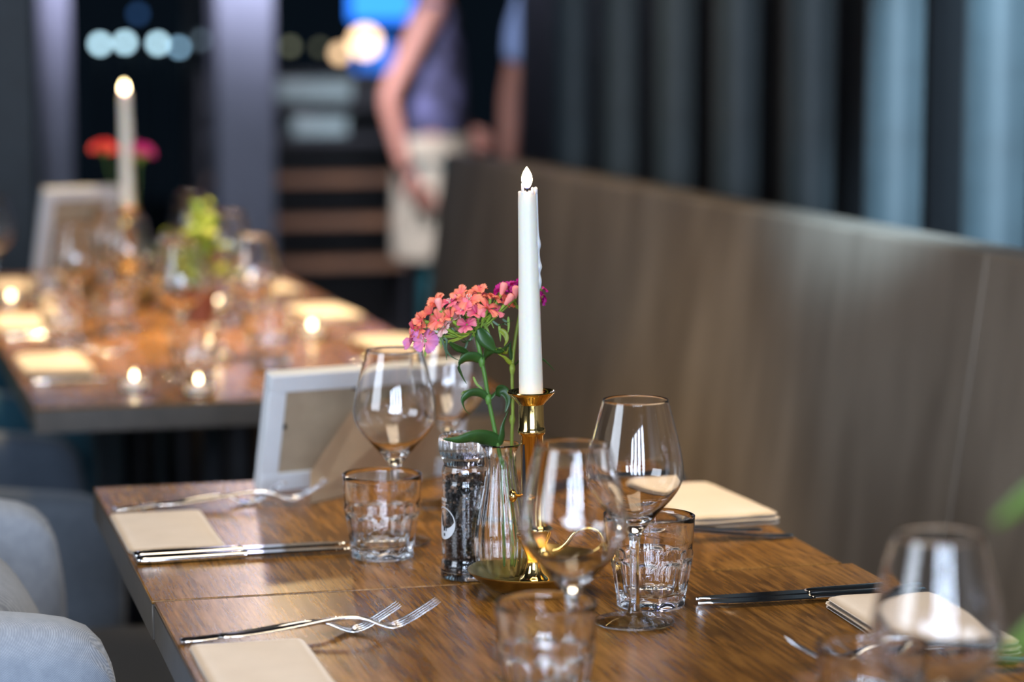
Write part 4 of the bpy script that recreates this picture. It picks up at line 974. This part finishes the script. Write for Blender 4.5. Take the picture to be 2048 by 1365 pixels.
gleaf([(-0.006, 0, 0.310), (0.02, 0.004, 0.325), (0.04, 0.006, 0.320), (0.055, 0.010, 0.300)], 0.012, 'leaf_mid')
gleaf([(-0.004, 0, 0.230), (0.02, -0.01, 0.250), (0.04, -0.02, 0.245), (0.055, -0.02, 0.230)], 0.012, 'leaf_mid')

# ------------------------------------------------------------------ the two people in the passage
def body(name, joints, edges, radii, mat, parent, loc=(0, 0, 0), sub=2):
    me = bpy.data.meshes.new(name); me.from_pydata(joints, edges, []); me.update()
    o = obj(name, me, mat, parent, loc)
    sk = o.modifiers.new('skin', 'SKIN')
    if not me.skin_vertices: bpy.context.view_layer.update()
    for i, r_ in enumerate(radii): me.skin_vertices[0].data[i].radius = r_ if hasattr(r_, '__len__') else (r_, r_)
    me.skin_vertices[0].data[0].use_root = True
    sk.use_smooth_shade = True
    sb = o.modifiers.new('sub', 'SUBSURF'); sb.levels = sb.render_levels = sub
    return o
M['skin'] = pmat('skin', (0.36, 0.16, 0.11), 0.5, var=0.08, vscale=10, Subsurface_Weight=0.1)
M['blouse'] = pmat('patterned_navy_blouse', (0.05, 0.05, 0.10), 0.85, var=1.0, vscale=15)
M['beige'] = pmat('beige_apron', (0.36, 0.31, 0.22), 0.85, var=0.1, vscale=12)
M['teal_trousers'] = pmat('teal_trousers', (0.006, 0.085, 0.095), 0.8, var=0.15, vscale=12)
M['hair'] = pmat('light_brown_hair', (0.30, 0.20, 0.11), 0.6, bump=0.5, bscale=120, var=0.3, vscale=60)
M['shoe'] = pmat('black_shoe', (0.01, 0.01, 0.01), 0.5, var=0.2)
M['pale_blue'] = pmat('pale_blue_shirt', (0.30, 0.40, 0.66), 0.8, var=0.08, vscale=10)
M['black_cloth'] = pmat('black_apron', (0.008, 0.008, 0.010), 0.9, var=0.2)
M['eye'] = pmat('eye', (0.02, 0.02, 0.02), 0.2, var=0.1)
def person(label, loc, rz, top, bottom, legs_m, arm_l, arm_r, sleeve, skirt=True, sleeve_m=None):
    """local frame: the person faces +X, left side is +Y. One continuous skin body; clothes as slightly larger parts."""
    t = thing('person', label, 'person', loc, rz)
    J = [(0, 0, 0.93), (0, 0, 1.10), (0.0, 0, 1.26), (0, 0, 1.38), (0.005, 0, 1.45), (0.02, 0, 1.50), (0.02, 0, 1.58), (0.02, 0, 1.66),
         (0, 0.16, 1.36), arm_l[0], arm_l[1], arm_l[2], (0, -0.16, 1.36), arm_r[0], arm_r[1], arm_r[2],
         (0, 0.09, 0.86), (0.01, 0.10, 0.48), (-0.01, 0.10, 0.09), (0.10, 0.11, 0.03), (0, -0.09, 0.86), (0.03, -0.10, 0.48), (0.01, -0.10, 0.09), (0.12, -0.11, 0.03)]
    E = [(0, 1), (1, 2), (2, 3), (3, 4), (4, 5), (5, 6), (6, 7), (3, 8), (8, 9), (9, 10), (10, 11), (3, 12), (12, 13), (13, 14), (14, 15), (0, 16), (16, 17), (17, 18), (18, 19), (0, 20), (20, 21), (21, 22), (22, 23)]
    R_ = [(0.10, 0.15), (0.085, 0.12), (0.10, 0.14), (0.085, 0.11), 0.055, 0.06, (0.085, 0.07), (0.07, 0.06), 0.052, 0.040, 0.028, 0.026, 0.052, 0.040, 0.028, 0.026, 0.085, 0.055, 0.036, 0.03, 0.085, 0.055, 0.036, 0.03]
    body('body', J, E, R_, M['skin'], t)
    # hands: palm with four fingers and a thumb
    for (w_, d_) in ((arm_l[2], (Vector(arm_l[2])-Vector(arm_l[1])).normalized()), (arm_r[2], (Vector(arm_r[2])-Vector(arm_r[1])).normalized())):
        w_ = Vector(w_); s_ = d_.orthogonal().normalized(); n_ = d_.cross(s_)
        HJ = [w_, w_ + d_*0.05, w_ + d_*0.085]; HE = [(0, 1), (1, 2)]; HR = [0.024, (0.034, 0.018), (0.036, 0.014)]
        for k, ln in enumerate((0.065, 0.075, 0.070, 0.055)):
            b0 = len(HJ); off = s_*(k-1.5)*0.019
            HJ += [w_ + d_*0.095 + off, w_ + d_*(0.095+ln*0.5) + off + n_*0.006, w_ + d_*(0.095+ln) + off + n_*0.020]
            HE += [(2, b0), (b0, b0+1), (b0+1, b0+2)]; HR += [0.0095, 0.0088, 0.007]
        b0 = len(HJ); HJ += [w_ + d_*0.03 + s_*0.036, w_ + d_*0.065 + s_*0.055 + n_*0.01, w_ + d_*0.09 + s_*0.058 + n_*0.02]; HE += [(1, b0), (b0, b0+1), (b0+1, b0+2)]; HR += [0.012, 0.010, 0.008]
        body('hand', [tuple(v) for v in HJ], HE, HR, M['skin'], t, sub=1)
    # head details
    obj('hair', lathe('hair', smooth_pts([(0.070, 1.44), (0.100, 1.50), (0.108, 1.58), (0.104, 1.66), (0.082, 1.72), (0.045, 1.75), (0.0, 1.76)], 3), 28), M['hair'], t, (-0.028, 0, 0))
    obj('nose', tube('nose', [(0.100, 0, 1.605), (0.118, 0, 1.575), (0.104, 0, 1.562)], [0.006, 0.012, 0.006], 8), M['skin'], t)
    for s in (-1, 1): obj('eye', tube('eye', [(0.094, 0.030*s, 1.61), (0.102, 0.030*s, 1.61)], [0.009, 0.004], 8), M['eye'], t)
    obj('mouth', tube('mouth', [(0.098, -0.02, 1.535), (0.106, 0, 1.533), (0.098, 0.02, 1.535)], [0.002, 0.004, 0.002], 6), pmat('lip', (0.4, 0.1, 0.09), 0.5, var=0.1), t)
    # clothes
    body('top', [(0, 0, 0.83), (0, 0, 1.10), (0, 0, 1.26), (0, 0, 1.385), (0, 0.15, 1.375), sleeve[0], (0, -0.15, 1.375), sleeve[1]],
         [(0, 1), (1, 2), (2, 3), (3, 4), (4, 5), (3, 6), (6, 7)], [(0.165, 0.200), (0.130, 0.165), (0.125, 0.160), (0.10, 0.13), 0.068, 0.062, 0.068, 0.062], top, t)
    if sleeve_m:
        for s_ in (0, 1):
            sg = 1-2*s_
            body('sleeve', [(0, sg*0.14, 1.378), (sleeve[s_][0], sleeve[s_][1], sleeve[s_][2])], [(0, 1)], [0.092, 0.084], sleeve_m, t, sub=1)
    if skirt:
        obj('apron', lathe('apron', smooth_pts([(0.172, 0.92), (0.182, 0.84), (0.192, 0.68), (0.197, 0.50), (0.194, 0.49), (0.186, 0.68), (0.170, 0.84), (0.16, 0.92)], 3), 36, lambda i, r, z, th: r*(1 - 0.22*abs(cos(th))), closed=True), bottom, t)
    body('trousers', [(0, 0, 0.77), (0, 0.09, 0.72), (0.01, 0.10, 0.48), (-0.01, 0.10, 0.10), (0, -0.09, 0.72), (0.03, -0.10, 0.48), (0.01, -0.10, 0.10)],
         [(0, 1), (1, 2), (2, 3), (0, 4), (4, 5), (5, 6)], [(0.105, 0.150), 0.095, 0.074, 0.060, 0.102, 0.074, 0.060], legs_m, t)
    for s, xx in ((1, 0.04), (-1, 0.06)):
        bm = bmesh.new(); addbox(bm, xx-0.09, xx+0.16, s*0.105-0.045, s*0.105+0.045, 0.0, 0.085)
        for v in bm.verts:
            if v.co.z > 0.05 and v.co.x > xx: v.co.z -= 0.03
        bmesh.ops.bevel(bm, geom=bm.edges[:], offset=0.02, segments=3, profile=0.5, affect='EDGES')
        obj('shoe', finish(bm, 'shoe', True, 60), M['shoe'], t)
    return t
# passer-by with patterned top: faces right and slightly away, near arm hanging
person('person in sleeveless patterned navy top and beige apron, walking to the right, arm hanging', (2.13, 9.0, 0), -0.30, M['blouse'], M['beige'], M['teal_trousers'],
       ((0.03, 0.20, 1.08), (0.09, 0.12, 0.98), (0.10, 0.11, 0.97)), ((-0.15, -0.225, 1.06), (-0.09, -0.245, 0.83), (-0.07, -0.245, 0.80)), ((0, 0.165, 1.35), (0, -0.165, 1.35)))
person('person in pale blue short-sleeved shirt, only one arm showing beside the black wall', (2.280, 7.6, 0), -1.9, M['pale_blue'], M['black_cloth'], M['black_cloth'],
       ((0.02, 0.25, 1.10), (0.06, 0.25, 0.86), (0.06, 0.25, 0.84)), ((-0.01, -0.225, 1.08), (0.04, -0.23, 0.84), (0.042, -0.23, 0.82)), ((0.01, 0.215, 1.18), (-0.01, -0.205, 1.17)))

# ------------------------------------------------------------------ far background: shelving, screen, lamps outside
sv = thing('shelving', 'dark shelving with brown boards behind the rear tables, left of the walking person', 'shelf', (1.80, 9.9, 0))
M['shelf_wood'] = pmat('brown_shelf_board', (0.085, 0.038, 0.014), 0.6, var=0.3, vscale=8)
obj('back_panel', box('back_panel', -0.42, 0.42, 0.20, 0.22, 0.0, 1.14), M['black_wall'], sv)
for z in (0.02, 0.36, 0.53, 0.70, 0.86, 1.00): obj('board', box('board', -0.40, 0.40, -0.12, 0.20, z, z+0.03, 0.003), M['shelf_wood'] if z < 0.8 else M['black_wall'], sv)
for x in (-0.42, 0.40): obj('upright', box('upright', x, x+0.02, -0.12, 0.20, 0, 1.14), M['black_wall'], sv)
def tray(x, y, z, w, lab):
    t = thing('tray', lab, 'tray', (x, y, z)); wm = pmat('pale_enamel', (0.16, 0.21, 0.20), 0.4, var=0.05)
    obj('pan', box('pan', -w/2, w/2, -0.11, 0.11, 0, 0.075, 0.01), wm, t); obj('rim', box('rim', -w/2-0.008, w/2+0.008, -0.118, 0.118, 0.075, 0.082, 0.003), wm, t)
tray(1.84, 9.9, 1.0305, 0.30, 'pale enamel tray on the top board of the shelving')
tray(1.86, 9.9, 0.8905, 0.22, 'smaller dim pale tray on the board below the top one')
# low dark planter rows outside and lamps
scr = thing('blue_screen', 'bright blue lit screen standing outside beyond the far glazing', 'screen', (2.52, 11.6, 0))
M['blue_light'] = emit_mat('blue_screen_light', (0.03, 0.22, 1.0), 2.0)
obj('panel', box('panel', -0.17, 0.17, -0.02, 0.02, 1.36, 1.75, 0.01), M['blue_light'], scr)
obj('lower_panel', box('lower_panel', -0.15, 0.04, -0.02, 0.02, 1.02, 1.28, 0.01), emit_mat('blue_screen_dim', (0.03, 0.20, 0.85), 1.0), scr)
for x in (-0.12, 0.12): obj('pole', box('pole', x-0.012, x+0.012, 0.02, 0.04, 0, 1.70), M['black_metal'], scr)
gm = lathe('globe', [(0.05*sin(PI*k/10), -0.05*cos(PI*k/10)) for k in range(11)], 16, angle=None)
def lamp(x, z, y, col, s, r, lab, grp):
    t = thing('garden_lamp', lab, 'lamp', (x, y, 0), 0, grp)
    g_ = obj('globe', gm.copy(), emit_mat('lamp_glow', col, s), t, (0, 0, z)); g_.scale = (r/0.05,)*3
    obj('pole', tube('pole', [(0, 0, 0), (0, 0, z-r*0.9)], 0.010, 8), M['black_metal'], t)
    obj('foot', lathe('foot', [(0, 0), (0.03, 0), (0.025, 0.015), (0, 0.02)], 16), M['black_metal'], t)
def bx(pxx, pyy, Y):
    u = (pxx-1024)/5000; v = -(pyy-682.5)/5000
    f = Vector((sin(YAW)*cos(PITCH), cos(YAW)*cos(PITCH), -sin(PITCH))); rr = RV; uu = Vector((sin(YAW)*sin(PITCH), cos(YAW)*sin(PITCH), cos(PITCH)))
    d = f + rr*u + uu*v; k = Y/d.y; return d.x*k, 1.27 + d.z*k
for (a, b, st, r, col, lab) in ((200, 88, 5, 0.022, (0.55, 0.85, 1.0), 'first bright pale blue lamp outside, left of the far candle'), (250, 85, 5, 0.022, (0.55, 0.85, 1.0), 'bright pale blue lamp outside directly above the far candle'),
        (316, 87, 5, 0.022, (0.55, 0.85, 1.0), 'bright pale blue lamp outside, right of the far candle'), (358, 95, 3, 0.018, (0.40, 0.72, 1.0), 'medium blue lamp outside beside the bright one'),
        (402, 80, 0.7, 0.018, (0.5, 0.7, 0.9), 'dim blue-grey lamp outside left of the broad column'), (126, 85, 1.0, 0.018, (0.45, 0.7, 0.9), 'dim blue lamp outside by the narrow column'),
        (276, 28, 0.6, 0.020, (0.1, 0.3, 0.8), 'dim deep blue lamp outside above the others'), (580, 93, 0.6, 0.020, (0.7, 0.75, 0.5), 'dim olive lamp outside right of the broad column'), (640, 95, 0.35, 0.018, (0.7, 0.75, 0.5), 'very dim olive lamp outside left of the screen')):
    x_, z_ = bx(a, b, 12.0); lamp(x_, z_, 12.0, col, st, r, lab, 'lamps outside the far glazing')
for (a, b, st, r, lab) in ((730, 84, 3.2, 0.062, 'large warm globe lamp in front of the blue screen'), (680, 107, 2.2, 0.030, 'smaller warm globe lamp left of the large one')):
    x_, z_ = bx(a, b, 10.6); lamp(x_, z_, 10.6, (1.0, 0.66, 0.38), st, r, lab, 'warm globe lamps by the screen')
og = struct('ground_outside', box('ground_outside', -4, 6, 11.1, 20, -0.1, -0.001), M['floor'])
